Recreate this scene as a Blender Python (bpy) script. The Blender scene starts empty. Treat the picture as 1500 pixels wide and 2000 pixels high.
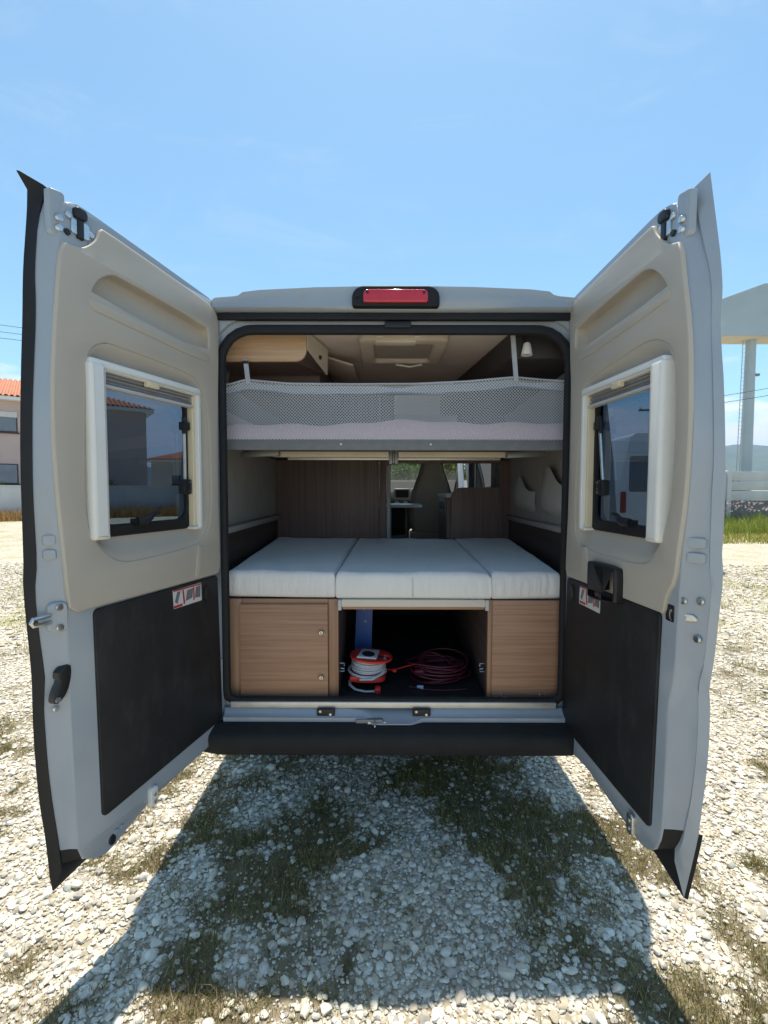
import bpy, bmesh, math, random
import numpy as np
from mathutils import Vector, Matrix
from mathutils.geometry import tessellate_polygon

R = math.radians
random.seed(7)
rng = np.random.default_rng(7)
scene = bpy.context.scene
COL = scene.collection

# ------------------------------------------------------------------ camera
cam_d = bpy.data.cameras.new("camera")
cam_d.sensor_fit = 'HORIZONTAL'
cam_d.sensor_width = 36.0
cam_d.lens = 885 / 1500 * 36.0
cam_d.clip_start = 0.05
cam_d.clip_end = 20000
cam = bpy.data.objects.new("camera", cam_d)
COL.objects.link(cam)
_y, _p, _r = R(0.15), R(2.95), R(0.13)
_F = Vector((-math.sin(_y) * math.cos(_p), math.cos(_y) * math.cos(_p), -math.sin(_p)))
_Rt = _F.cross(Vector((0, 0, 1))).normalized()
_U = _Rt.cross(_F)
_R2 = _Rt * math.cos(_r) + _U * math.sin(_r)
_U2 = _R2.cross(_F)
CAM = Vector((-0.04, -2.09, 1.574))
cam.matrix_world = Matrix(((_R2.x, _U2.x, -_F.x, CAM.x), (_R2.y, _U2.y, -_F.y, CAM.y), (_R2.z, _U2.z, -_F.z, CAM.z), (0, 0, 0, 1)))
scene.camera = cam

# ------------------------------------------------------------------ sky, sun, exposure
SUN_TO = Vector((0.018, 0.255, 1.0)).normalized()
SUN_EL = math.asin(SUN_TO.z)
SUN_AZ = math.atan2(SUN_TO.x, SUN_TO.y)
world = bpy.data.worlds.new("World")
scene.world = world
world.use_nodes = True
wn, wl = world.node_tree.nodes, world.node_tree.links
wn.clear()
w_out = wn.new('ShaderNodeOutputWorld')
w_bg = wn.new('ShaderNodeBackground')
w_bg.inputs['Strength'].default_value = 0.15
w_sky = wn.new('ShaderNodeTexSky')
w_sky.sky_type = 'NISHITA'
w_sky.sun_disc = False
w_sky.sun_elevation = SUN_EL
w_sky.sun_rotation = SUN_AZ
w_sky.air_density = 1.0
w_sky.dust_density = 0.6
w_sky.ozone_density = 0.8
w_tc = wn.new('ShaderNodeTexCoord')
w_sep = wn.new('ShaderNodeSeparateXYZ')
wl.new(w_tc.outputs['Generated'], w_sep.inputs[0])
# low cumulus bank round the horizon
w_map = wn.new('ShaderNodeMapping')
w_map.inputs['Scale'].default_value = (3.2, 3.2, 11.0)
w_map.inputs['Location'].default_value = (0.35, 0.1, 0.2)
wl.new(w_tc.outputs['Generated'], w_map.inputs[0])
w_noise = wn.new('ShaderNodeTexNoise')
w_noise.inputs['Scale'].default_value = 2.2
w_noise.inputs['Detail'].default_value = 9
w_noise.inputs['Roughness'].default_value = 0.58
wl.new(w_map.outputs[0], w_noise.inputs[0])
w_el = wn.new('ShaderNodeMapRange')
w_el.inputs['From Min'].default_value = 0.05
w_el.inputs['From Max'].default_value = 0.30
w_el.inputs['To Min'].default_value = 0.30
w_el.inputs['To Max'].default_value = -0.35
wl.new(w_sep.outputs['Z'], w_el.inputs[0])
w_add = wn.new('ShaderNodeMath'); w_add.operation = 'ADD'
wl.new(w_noise.outputs[0], w_add.inputs[0]); wl.new(w_el.outputs[0], w_add.inputs[1])
w_rmp = wn.new('ShaderNodeMapRange'); w_rmp.interpolation_type = 'SMOOTHSTEP'
w_rmp.inputs['From Min'].default_value = 0.43
w_rmp.inputs['From Max'].default_value = 0.66
wl.new(w_add.outputs[0], w_rmp.inputs[0])
w_mix = wn.new('ShaderNodeMix'); w_mix.data_type = 'RGBA'
wl.new(w_rmp.outputs[0], w_mix.inputs[0])
w_tint = wn.new('ShaderNodeMix'); w_tint.data_type = 'RGBA'; w_tint.blend_type = 'MULTIPLY'; w_tint.inputs[0].default_value = 1.0
w_tint.inputs[7].default_value = (0.95, 1.17, 1.10, 1)   # clear maritime air, a touch more cyan
wl.new(w_sky.outputs[0], w_tint.inputs[6])
wl.new(w_tint.outputs[2], w_mix.inputs[6])
w_mix.inputs[7].default_value = (6.6, 6.8, 7.0, 1)
# thin cirrus wisps higher up
w_map2 = wn.new('ShaderNodeMapping'); w_map2.inputs['Scale'].default_value = (1.6, 5.0, 6.5); w_map2.inputs['Rotation'].default_value = (0.2, 0.5, 0.4)
wl.new(w_tc.outputs['Generated'], w_map2.inputs[0])
w_n2 = wn.new('ShaderNodeTexNoise'); w_n2.inputs['Scale'].default_value = 1.7; w_n2.inputs['Detail'].default_value = 10; w_n2.inputs['Roughness'].default_value = 0.66; w_n2.inputs['Distortion'].default_value = 0.6
wl.new(w_map2.outputs[0], w_n2.inputs[0])
w_r2 = wn.new('ShaderNodeMapRange'); w_r2.interpolation_type = 'SMOOTHSTEP'
w_r2.inputs['From Min'].default_value = 0.50; w_r2.inputs['From Max'].default_value = 0.80; w_r2.inputs['To Max'].default_value = 0.17
wl.new(w_n2.outputs[0], w_r2.inputs[0])
w_mix2 = wn.new('ShaderNodeMix'); w_mix2.data_type = 'RGBA'
wl.new(w_r2.outputs[0], w_mix2.inputs[0]); wl.new(w_mix.outputs[2], w_mix2.inputs[6]); w_mix2.inputs[7].default_value = (5.2, 5.5, 5.8, 1)
wl.new(w_mix2.outputs[2], w_bg.inputs['Color'])
wl.new(w_bg.outputs[0], w_out.inputs[0])

sun_d = bpy.data.lights.new("sun", 'SUN')
sun_d.energy = 5.0
sun_d.angle = R(0.53)
sun_d.color = (1.0, 0.935, 0.81)
sun = bpy.data.objects.new("sun", sun_d)
COL.objects.link(sun)
sun.rotation_euler = SUN_TO.to_track_quat('Z', 'Y').to_euler()
sun.location = (0, 10, 30)

vs = scene.view_settings
vs.view_transform = 'Standard'
vs.look = 'None'
vs.gamma = 1.0
vs.exposure = 0.36
scene.render.engine = 'CYCLES'
scene.cycles.use_denoising = True
scene.cycles.max_bounces = 10
scene.cycles.diffuse_bounces = 7
scene.cycles.glossy_bounces = 4
scene.cycles.transparent_max_bounces = 16
scene.cycles.caustics_reflective = False
scene.cycles.caustics_refractive = False
scene.cycles.sample_clamp_indirect = 6.0


# ------------------------------------------------------------------ materials
def base_nodes(name):
    m = bpy.data.materials.new(name)
    m.use_nodes = True
    nt = m.node_tree
    bs = nt.nodes['Principled BSDF']
    return m, nt, bs


def mat(name, col, rough=0.5, metal=0.0, var=0.10, vscale=6.0, bump=0.0, bscale=150.0, spec=0.5, coat=0.0, rvar=0.06):
    m, nt, bs = base_nodes(name)
    n, l = nt.nodes, nt.links
    tc = n.new('ShaderNodeTexCoord')
    ns = n.new('ShaderNodeTexNoise'); ns.inputs['Scale'].default_value = vscale
    ns.inputs['Detail'].default_value = 6
    l.new(tc.outputs['Object'], ns.inputs[0])
    mr = n.new('ShaderNodeMapRange')
    mr.inputs['From Min'].default_value = 0.3; mr.inputs['From Max'].default_value = 0.7
    mr.inputs['To Min'].default_value = 1 - var; mr.inputs['To Max'].default_value = 1 + var * 0.6
    l.new(ns.outputs[0], mr.inputs[0])
    mx = n.new('ShaderNodeMix'); mx.data_type = 'RGBA'; mx.blend_type = 'MULTIPLY'; mx.inputs[0].default_value = 1
    mx.inputs[6].default_value = (*col, 1)
    l.new(mr.outputs[0], mx.inputs[7])
    l.new(mx.outputs[2], bs.inputs['Base Color'])
    rr = n.new('ShaderNodeMapRange')
    rr.inputs['To Min'].default_value = max(0.02, rough - rvar); rr.inputs['To Max'].default_value = min(1, rough + rvar)
    l.new(ns.outputs[0], rr.inputs[0]); l.new(rr.outputs[0], bs.inputs['Roughness'])
    bs.inputs['Metallic'].default_value = metal
    bs.inputs['Specular IOR Level'].default_value = spec
    bs.inputs['Coat Weight'].default_value = coat
    bs.inputs['Coat Roughness'].default_value = 0.08
    if bump:
        nb = n.new('ShaderNodeTexNoise'); nb.inputs['Scale'].default_value = bscale; nb.inputs['Detail'].default_value = 3
        l.new(tc.outputs['Object'], nb.inputs[0])
        bp = n.new('ShaderNodeBump'); bp.inputs['Strength'].default_value = bump; bp.inputs['Distance'].default_value = 0.002
        l.new(nb.outputs[0], bp.inputs['Height']); l.new(bp.outputs[0], bs.inputs['Normal'])
    return m


def wood(name, c1, c2, scale, rough=0.45):
    """scale: stretch vector, small along the grain"""
    m, nt, bs = base_nodes(name)
    n, l = nt.nodes, nt.links
    tc = n.new('ShaderNodeTexCoord')
    mp = n.new('ShaderNodeMapping'); mp.inputs['Scale'].default_value = scale
    l.new(tc.outputs['Object'], mp.inputs[0])
    ns = n.new('ShaderNodeTexNoise'); ns.inputs['Scale'].default_value = 1.0; ns.inputs['Detail'].default_value = 8
    ns.inputs['Roughness'].default_value = 0.62; ns.inputs['Distortion'].default_value = 0.35
    l.new(mp.outputs[0], ns.inputs[0])
    cr = n.new('ShaderNodeValToRGB')
    cr.color_ramp.elements[0].position = 0.34; cr.color_ramp.elements[0].color = (*c2, 1)
    cr.color_ramp.elements[1].position = 0.60; cr.color_ramp.elements[1].color = (*c1, 1)
    l.new(ns.outputs[0], cr.inputs[0]); l.new(cr.outputs[0], bs.inputs['Base Color'])
    bs.inputs['Roughness'].default_value = rough
    bs.inputs['Specular IOR Level'].default_value = 0.35
    return m


def glass_dark(name, tint, ior):
    m = bpy.data.materials.new(name); m.use_nodes = True
    nt = m.node_tree; n, l = nt.nodes, nt.links
    n.clear()
    o = n.new('ShaderNodeOutputMaterial')
    tr = n.new('ShaderNodeBsdfTransparent'); tr.inputs[0].default_value = (*tint, 1)
    gl = n.new('ShaderNodeBsdfGlossy'); gl.inputs['Roughness'].default_value = 0.012
    gl.inputs['Color'].default_value = (0.95, 0.97, 1, 1)
    fr = n.new('ShaderNodeFresnel'); fr.inputs['IOR'].default_value = ior
    # faint wipe streaks in the reflection
    mx = n.new('ShaderNodeMixShader')
    l.new(fr.outputs[0], mx.inputs[0]); l.new(tr.outputs[0], mx.inputs[1]); l.new(gl.outputs[0], mx.inputs[2])
    l.new(mx.outputs[0], o.inputs[0])
    return m


PAINT = mat("white_paint", (0.305, 0.345, 0.39), 0.30, var=0.04, vscale=3, coat=0.5)
TRIM = mat("beige_trim", (0.455, 0.408, 0.345), 0.55, var=0.04, vscale=5, bump=0.12, bscale=900)
BLACKP = mat("black_panel", (0.018, 0.019, 0.021), 0.52, var=0.25, vscale=9, bump=0.15, bscale=600, spec=0.35)
def add_dust(m, col, lo, hi, scale, amt):
    """wipe marks and settled dust on top of a plain material"""
    n, l = m.node_tree.nodes, m.node_tree.links
    bs = n['Principled BSDF']
    src = bs.inputs['Base Color'].links[0].from_socket
    tc = n.new('ShaderNodeTexCoord'); mp = n.new('ShaderNodeMapping'); mp.inputs['Scale'].default_value = scale
    l.new(tc.outputs['Object'], mp.inputs[0])
    ns = n.new('ShaderNodeTexNoise'); ns.inputs['Scale'].default_value = 1; ns.inputs['Detail'].default_value = 11; ns.inputs['Roughness'].default_value = 0.72
    l.new(mp.outputs[0], ns.inputs[0])
    mr = n.new('ShaderNodeMapRange'); mr.inputs['From Min'].default_value = lo; mr.inputs['From Max'].default_value = hi; mr.inputs['To Max'].default_value = amt
    l.new(ns.outputs[0], mr.inputs[0])
    mx = n.new('ShaderNodeMix'); mx.data_type = 'RGBA'; mx.inputs[7].default_value = (*col, 1)
    l.new(mr.outputs[0], mx.inputs[0]); l.new(src, mx.inputs[6]); l.new(mx.outputs[2], bs.inputs['Base Color'])


add_dust(BLACKP, (0.10, 0.095, 0.085), .52, .80, (9, 9, 3.5), .32)
add_dust(PAINT, (0.30, 0.28, 0.24), .56, .82, (7, 7, 4), .5)
add_dust(TRIM, (0.40, 0.35, 0.28), .55, .85, (6, 6, 5), .4)
RUBBER = mat("black_rubber", (0.013, 0.013, 0.015), 0.6, var=0.2, vscale=20, spec=0.3)
BUMPER = mat("bumper_plastic", (0.017, 0.017, 0.018), 0.75, var=0.25, vscale=12, bump=0.25, bscale=700, spec=0.35)
WHITEPL = mat("white_plastic", (0.76, 0.75, 0.71), 0.42, var=0.03, vscale=8)
CREAMPL = mat("cream_plastic", (0.70, 0.60, 0.42), 0.5, var=0.05)
BLACKPL = mat("black_plastic", (0.014, 0.014, 0.016), 0.42, var=0.2, vscale=30, spec=0.4)
METAL = mat("zinc_metal", (0.62, 0.62, 0.60), 0.33, metal=1.0, var=0.15, vscale=40)
ALU = mat("aluminium", (0.66, 0.63, 0.58), 0.42, metal=0.6, var=0.10, vscale=14)
DGALU = mat("grey_metal", (0.22, 0.22, 0.23), 0.45, metal=0.5, var=0.1)
BLIND = mat("blind_fabric", (0.36, 0.37, 0.39), 0.6, var=0.06, vscale=20)
PANE = glass_dark("tinted_acrylic", (0.115, 0.155, 0.205), 1.5)
GLASS = glass_dark("clear_glass", (0.82, 0.86, 0.84), 1.5)
WGLASS = mat("window_glass", (0.10, 0.13, 0.16), 0.06, var=0.2, vscale=1.5, spec=1.0)
OAK_H = wood("oak_horizontal", (0.42, 0.24, 0.15), (0.30, 0.16, 0.095), (1.6, 1.6, 62))
OAK_L = wood("oak_light", (0.56, 0.38, 0.245), (0.43, 0.27, 0.165), (1.8, 1.8, 60))
OAK_V = wood("oak_vertical", (0.40, 0.23, 0.14), (0.29, 0.155, 0.09), (60, 60, 1.6))
DARKW = wood("dark_elm_vertical", (0.235, 0.172, 0.152), (0.16, 0.115, 0.104), (46, 46, 1.2))
DARKWH = wood("dark_elm_horizontal", (0.105, 0.074, 0.066), (0.066, 0.046, 0.041), (1.5, 1.5, 40))
LINING = mat("grey_wall_felt", (0.42, 0.40, 0.37), 0.9, var=0.08, vscale=10, bump=0.3, bscale=500)
CEIL = mat("ceiling_lining", (0.70, 0.63, 0.58), 0.8, var=0.05, vscale=6, bump=0.15, bscale=400)
FLOORM = mat("load_floor", (0.016, 0.017, 0.018), 0.6, var=0.3, vscale=12, bump=0.2, bscale=300)
DARKBOX = mat("storage_lining", (0.014, 0.013, 0.013), 0.8, var=0.3)
SEATM = mat("beige_seat_leather", (0.46, 0.40, 0.32), 0.55, var=0.06, vscale=7, bump=0.2, bscale=300)
DARKFAB = mat("dark_fabric", (0.02, 0.02, 0.023), 0.9, var=0.2)
REDPL = mat("red_plastic", (0.62, 0.035, 0.025), 0.38, var=0.12, vscale=15)
REDCABLE = mat("red_cable", (0.11, 0.012, 0.022), 0.45, var=0.15, vscale=30)
GREYCABLE = mat("grey_cable", (0.55, 0.56, 0.58), 0.5, var=0.12, vscale=30)
BLUEPL = mat("blue_board", (0.035, 0.10, 0.34), 0.5, var=0.12, vscale=9)
STRAP = mat("grey_webbing", (0.42, 0.44, 0.48), 0.75, var=0.08, vscale=40, bump=0.3, bscale=700)
RAILF = mat("dark_grey_fabric", (0.19, 0.195, 0.205), 0.9, var=0.10, vscale=25, bump=0.4, bscale=800)


def cushion_mat():
    m = mat("white_cushion_fabric", (0.79, 0.755, 0.72), 0.8, var=0.04, vscale=5)
    nt = m.node_tree; n, l = nt.nodes, nt.links
    bs = n['Principled BSDF']
    tc = n.new('ShaderNodeTexCoord')
    mp = n.new('ShaderNodeMapping'); mp.inputs['Scale'].default_value = (48, 7, 9)
    l.new(tc.outputs['Object'], mp.inputs[0])
    ns = n.new('ShaderNodeTexNoise'); ns.inputs['Scale'].default_value = 1; ns.inputs['Detail'].default_value = 3
    l.new(mp.outputs[0], ns.inputs[0])
    n2 = n.new('ShaderNodeTexNoise'); n2.inputs['Scale'].default_value = 420; n2.inputs['Detail'].default_value = 2
    l.new(tc.outputs['Object'], n2.inputs[0])
    ad = n.new('ShaderNodeMath'); ad.operation = 'MULTIPLY_ADD'; ad.inputs[1].default_value = 0.12
    l.new(n2.outputs[0], ad.inputs[0]); l.new(ns.outputs[0], ad.inputs[2])
    bp = n.new('ShaderNodeBump'); bp.inputs['Strength'].default_value = 0.7; bp.inputs['Distance'].default_value = 0.009
    l.new(ad.outputs[0], bp.inputs['Height']); l.new(bp.outputs[0], bs.inputs['Normal'])
    bs.inputs['Sheen Weight'].default_value = 0.7
    bs.inputs['Sheen Roughness'].default_value = 0.45
    return m


CUSH = cushion_mat()


def bunk_mat():
    m, nt, bs = base_nodes("spotted_bunk_cover")
    n, l = nt.nodes, nt.links
    tc = n.new('ShaderNodeTexCoord')
    vo = n.new('ShaderNodeTexVoronoi'); vo.inputs['Scale'].default_value = 95
    l.new(tc.outputs['Object'], vo.inputs[0])
    mr = n.new('ShaderNodeMapRange'); mr.inputs['From Min'].default_value = 0.22; mr.inputs['From Max'].default_value = 0.3
    l.new(vo.outputs['Distance'], mr.inputs[0])
    mx = n.new('ShaderNodeMix'); mx.data_type = 'RGBA'
    mx.inputs[6].default_value = (0.92, 0.78, 0.74, 1); mx.inputs[7].default_value = (0.86, 0.54, 0.48, 1)
    l.new(mr.outputs[0], mx.inputs[0]); l.new(mx.outputs[2], bs.inputs['Base Color'])
    bs.inputs['Roughness'].default_value = 0.9
    return m


def net_mat():
    m = bpy.data.materials.new("safety_netting"); m.use_nodes = True
    nt = m.node_tree; n, l = nt.nodes, nt.links
    n.clear()
    o = n.new('ShaderNodeOutputMaterial')
    uv = n.new('ShaderNodeUVMap'); uv.uv_map = 'UVMap'
    sp = n.new('ShaderNodeSeparateXYZ'); l.new(uv.outputs[0], sp.inputs[0])
    pitch = 0.0150

    def tri(op):
        a = n.new('ShaderNodeMath'); a.operation = op
        l.new(sp.outputs[0], a.inputs[0]); l.new(sp.outputs[1], a.inputs[1])
        b = n.new('ShaderNodeMath'); b.operation = 'DIVIDE'; l.new(a.outputs[0], b.inputs[0]); b.inputs[1].default_value = pitch
        c = n.new('ShaderNodeMath'); c.operation = 'PINGPONG'; l.new(b.outputs[0], c.inputs[0]); c.inputs[1].default_value = 0.5
        return c
    a, b = tri('ADD'), tri('SUBTRACT')
    mn = n.new('ShaderNodeMath'); mn.operation = 'MINIMUM'
    l.new(a.outputs[0], mn.inputs[0]); l.new(b.outputs[0], mn.inputs[1])
    gt = n.new('ShaderNodeMath'); gt.operation = 'GREATER_THAN'; gt.inputs[1].default_value = 0.105
    l.new(mn.outputs[0], gt.inputs[0])
    bs = n.new('ShaderNodeBsdfPrincipled'); bs.inputs['Base Color'].default_value = (0.64, 0.68, 0.75, 1); bs.inputs['Roughness'].default_value = 0.6
    tr = n.new('ShaderNodeBsdfTransparent')
    mx = n.new('ShaderNodeMixShader')
    l.new(gt.outputs[0], mx.inputs[0]); l.new(bs.outputs[0], mx.inputs[1]); l.new(tr.outputs[0], mx.inputs[2])
    l.new(mx.outputs[0], o.inputs[0])
    return m


BUNKM, NETM = bunk_mat(), net_mat()


# ------------------------------------------------------------------ mesh helpers
class MB:
    def __init__(s):
        s.v, s.f, s.m = [], [], []

    def add(s, verts, faces, mi=0):
        b = len(s.v)
        s.v += [tuple(p) for p in verts]
        s.f += [tuple(b + i for i in f) for f in faces]
        s.m += [mi] * len(faces)
        return s

    def box(s, x0, x1, y0, y1, z0, z1, mi=0):
        return s.add([(x0, y0, z0), (x1, y0, z0), (x1, y1, z0), (x0, y1, z0), (x0, y0, z1), (x1, y0, z1), (x1, y1, z1), (x0, y1, z1)],
                     [(0, 3, 2, 1), (4, 5, 6, 7), (0, 1, 5, 4), (1, 2, 6, 5), (2, 3, 7, 6), (3, 0, 4, 7)], mi)

    def hexa(s, p8, mi=0):
        return s.add(p8, [(0, 3, 2, 1), (4, 5, 6, 7), (0, 1, 5, 4), (1, 2, 6, 5), (2, 3, 7, 6), (3, 0, 4, 7)], mi)

    def loft(s, rings, closed=True, cap0=False, cap1=False, mi=0, skip=None):
        b = len(s.v); n = len(rings[0])
        for r in rings:
            s.v += [tuple(p) for p in r]
        for i in range(len(rings) - 1):
            for j in range(n if closed else n - 1):
                if skip and skip(i, j):
                    continue
                k = (j + 1) % n
                s.f.append((b + i * n + j, b + i * n + k, b + (i + 1) * n + k, b + (i + 1) * n + j)); s.m.append(mi)
        if cap0:
            s.f.append(tuple(b + j for j in range(n))[::-1]); s.m.append(mi)
        if cap1:
            e = b + (len(rings) - 1) * n
            s.f.append(tuple(e + j for j in range(n))); s.m.append(mi)
        return s

    def tube(s, path, r, n=8, closed=False, mi=0, flat=1.0):
        path = [Vector(p) for p in path]
        rings = []
        N = len(path)
        prev = None
        for i, p in enumerate(path):
            if closed:
                t = (path[(i + 1) % N] - path[i - 1]).normalized()
            else:
                t = (path[min(i + 1, N - 1)] - path[max(i - 1, 0)]).normalized()
            a = prev if prev is not None else (Vector((0, 0, 1)) if abs(t.z) < .9 else Vector((1, 0, 0)))
            x = t.cross(a)
            if x.length < 1e-6:
                x = t.orthogonal()
            x.normalize()
            y = x.cross(t).normalized(); prev = y
            rr = r[i] if isinstance(r, (list, tuple)) else r
            rings.append([p + (x * math.cos(q) + y * math.sin(q) * flat) * rr for q in [2 * math.pi * k / n for k in range(n)]])
        if closed:
            rings.append(rings[0])
            return s.loft(rings, mi=mi)
        return s.loft(rings, cap0=True, cap1=True, mi=mi)

    def lathe(s, prof, n=24, c=(0, 0, 0), axis='z', mi=0, cap=True):
        rings = []
        for r, h in prof:
            ring = []
            for k in range(n):
                a = 2 * math.pi * k / n
                x, y = r * math.cos(a), r * math.sin(a)
                p = (x, y, h) if axis == 'z' else ((x, h, y) if axis == 'y' else (h, x, y))
                ring.append((c[0] + p[0], c[1] + p[1], c[2] + p[2]))
            rings.append(ring)
        return s.loft(rings, cap0=cap, cap1=cap, mi=mi)

    def xf(s, fn):
        s.v = [tuple(fn(*p)) for p in s.v]
        return s

    def mesh(s, name, smooth=35, bevel=0.0, bseg=2, fix=True):
        me = bpy.data.meshes.new(name)
        me.from_pydata(s.v, [], s.f)
        for p, mi in zip(me.polygons, s.m):
            p.material_index = mi
        if bevel or fix:
            bm = bmesh.new(); bm.from_mesh(me)
            if fix:
                bmesh.ops.remove_doubles(bm, verts=bm.verts, dist=1e-6)
                bmesh.ops.recalc_face_normals(bm, faces=bm.faces)
            if bevel:
                es = [e for e in bm.edges if len(e.link_faces) == 2 and e.calc_face_angle(0) > R(28)]
                bmesh.ops.bevel(bm, geom=es, offset=bevel, segments=bseg, profile=0.5, affect='EDGES', clamp_overlap=True)
            bm.to_mesh(me); bm.free()
        if smooth:
            me.polygons.foreach_set('use_smooth', [True] * len(me.polygons))
            me.set_sharp_from_angle(angle=R(smooth))
        me.update()
        return me


def obj(name, me, mats, parent=None, loc=None):
    if isinstance(me, MB):
        me = me.mesh(name)
    if me is not None:
        for m in (mats if isinstance(mats, (list, tuple)) else [mats]):
            me.materials.append(m)
    o = bpy.data.objects.new(name, me)
    COL.objects.link(o)
    if parent is not None:
        o.parent = parent
    if loc:
        o.location = loc
    return o


def tag(o, label=None, cat=None, group=None, kind=None):
    if label: o['label'] = label
    if cat: o['category'] = cat
    if group: o['group'] = group
    if kind: o['kind'] = kind
    return o


def thing(name, label, cat, loc=(0, 0, 0), group=None, rz=0):
    o = bpy.data.objects.new(name, None)
    o.empty_display_size = 0.1
    COL.objects.link(o)
    o.location = loc; o.rotation_euler = (0, 0, rz)
    return tag(o, label, cat, group)


def bx(name, x0, x1, y0, y1, z0, z1, m, parent, bevel=0.002):
    return obj(name, MB().box(x0, x1, y0, y1, z0, z1).mesh(name, bevel=bevel), m, parent)


def resample(pts, n, closed=False):
    P = np.array(pts, float)
    if closed:
        P = np.vstack([P, P[:1]])
    d = np.concatenate([[0], np.cumsum(np.linalg.norm(np.diff(P, axis=0), axis=1))])
    t = np.linspace(0, d[-1], n + (1 if closed else 0))
    o = np.stack([np.interp(t, d, P[:, k]) for k in range(P.shape[1])], 1)
    return o[:-1] if closed else o


def chaikin(pts, it=2, closed=True):
    P = [np.array(p, float) for p in pts]
    for _ in range(it):
        Q = []
        n = len(P)
        if not closed:
            Q.append(P[0])
        for i in range(n if closed else n - 1):
            a, b = P[i], P[(i + 1) % n]
            Q += [a * .75 + b * .25, a * .25 + b * .75]
        if not closed:
            Q.append(P[-1])
        P = Q
    return [tuple(p) for p in P]


def rrect(x0, x1, y0, y1, r, n=6):
    if not isinstance(r, (list, tuple)):
        r = [r] * 4
    o = []
    for (cx, cy, a0, q) in ((x1 - r[0], y1 - r[0], 0, r[0]), (x0 + r[1], y1 - r[1], 90, r[1]), (x0 + r[2], y0 + r[2], 180, r[2]), (x1 - r[3], y0 + r[3], 270, r[3])):
        for k in range(n + 1):
            a = R(a0 + 90 * k / n)
            o.append((cx + q * math.cos(a), cy + q * math.sin(a)))
    return o


def radial(poly, n, c):
    """resample a star-shaped closed outline at n even angles round c"""
    P = np.array(poly, float) - np.array(c, float)
    o = []
    M = len(P)
    for k in range(n):
        a = 2 * math.pi * k / n
        d = np.array([math.cos(a), math.sin(a)])
        best = None
        for i in range(M):
            p, q = P[i], P[(i + 1) % M]
            e = q - p
            den = d[0] * e[1] - d[1] * e[0]
            if abs(den) < 1e-12:
                continue
            t = (p[0] * e[1] - p[1] * e[0]) / den
            s = (p[0] * d[1] - p[1] * d[0]) / den
            if t > 0 and -1e-9 <= s <= 1 + 1e-9:
                best = t if best is None else max(best, t)
        o.append((c[0] + d[0] * best, c[1] + d[1] * best))
    return o


def ccw(p):
    a = sum(p[i][0] * p[(i + 1) % len(p)][1] - p[(i + 1) % len(p)][0] * p[i][1] for i in range(len(p)))
    return list(p) if a > 0 else list(p)[::-1]


def fill(mb, loops, fn, mi=0):
    """triangulated polygon with holes, fn maps (a, b) to 3D"""
    vl = [[Vector((p[0], p[1], 0)) for p in lp] for lp in loops]
    tri = tessellate_polygon(vl)
    flat = [p for lp in loops for p in lp]
    mb.add([fn(*p) for p in flat], [tuple(t) for t in tri], mi)


def plate(name, loops, fn, d0, d1, bevel=0.0, smooth=30):
    """flat plate with holes; fn(a, b, d); faces at d0 (front, bevelled) and d1 (back)"""
    mb = MB()
    sg = 1 if d1 > d0 else -1
    k = 3 if bevel else 0
    loops = [ccw(loops[0])] + [ccw(h)[::-1] for h in loops[1:]]

    def inset(lp, q):
        n = len(lp); o = []
        for i in range(n):
            a, b, c = np.array(lp[i - 1]), np.array(lp[i]), np.array(lp[(i + 1) % n])
            e1, e2 = b - a, c - b
            e1 = e1 / (np.linalg.norm(e1) + 1e-12); e2 = e2 / (np.linalg.norm(e2) + 1e-12)
            nn = np.array([-(e1[1] + e2[1]), e1[0] + e2[0]])
            L = np.linalg.norm(nn)
            nn = nn / L if L > 1e-9 else np.array([-e1[1], e1[0]])
            cs = max(0.5, nn @ np.array([-e1[1], e1[0]]))
            o.append(tuple(b + nn * q / cs))
        return o
    front = []
    for lp in loops:
        rings = []
        fr = lp
        if bevel:
            for i in range(k + 1):
                a = math.pi / 2 * i / k
                q = inset(lp, bevel * (1 - math.sin(a)))
                rings.append([fn(p[0], p[1], d0 + sg * bevel * (1 - math.cos(a))) for p in q])
            fr = inset(lp, bevel)
        else:
            rings.append([fn(p[0], p[1], d0) for p in lp])
        rings.append([fn(p[0], p[1], d1) for p in lp])
        mb.loft(rings)
        front.append(fr)
    fill(mb, front, lambda a, b: fn(a, b, d0))
    fill(mb, loops, lambda a, b: fn(a, b, d1))
    return mb.mesh(name, smooth=smooth)


def sstep(t):
    t = min(1, max(0, t))
    return t * t * (3 - 2 * t)

# ================================================================== the van
VAN = thing("campervan", "white high roof camper van seen from behind with both rear doors wide open", "van", (0, 0, 0))
XC = 0.015
PROF = [(0.40, 0.955), (0.50, 0.985), (0.75, 1.015), (0.98, 1.03), (1.25, 1.025), (1.40, 1.018), (1.70, 0.992), (1.95, 0.958), (2.12, 0.925),
        (2.28, 0.885), (2.36, 0.845), (2.415, 0.78), (2.45, 0.66), (2.463, 0.40), (2.468, 0.0)]


def hw(z):
    return float(np.interp(z, [p[0] for p in PROF], [p[1] for p in PROF]))


def half_ring(off=0.0, y=0.0, pts=PROF, top=None):
    r = [(XC + w - off if w > off else XC, y, min(z, top) if top else z) for z, w in pts]
    l = [(XC - w + off if w > off else XC, y, min(z, top) if top else z) for z, w in pts[::-1][1:]]
    return r + l


YS = [0.0, 0.5, 1.2, 2.10, 3.00, 3.40, 3.75]
nP = len(PROF)
WIN_ROWS = [i for i in range(nP - 1) if PROF[i][0] >= 1.40 and PROF[i + 1][0] <= 1.95]


def skipwin(i, j):
    return YS[i] == 2.10 and j in WIN_ROWS


b = MB().loft([half_ring(0, y) for y in YS], closed=False, skip=skipwin)
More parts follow.
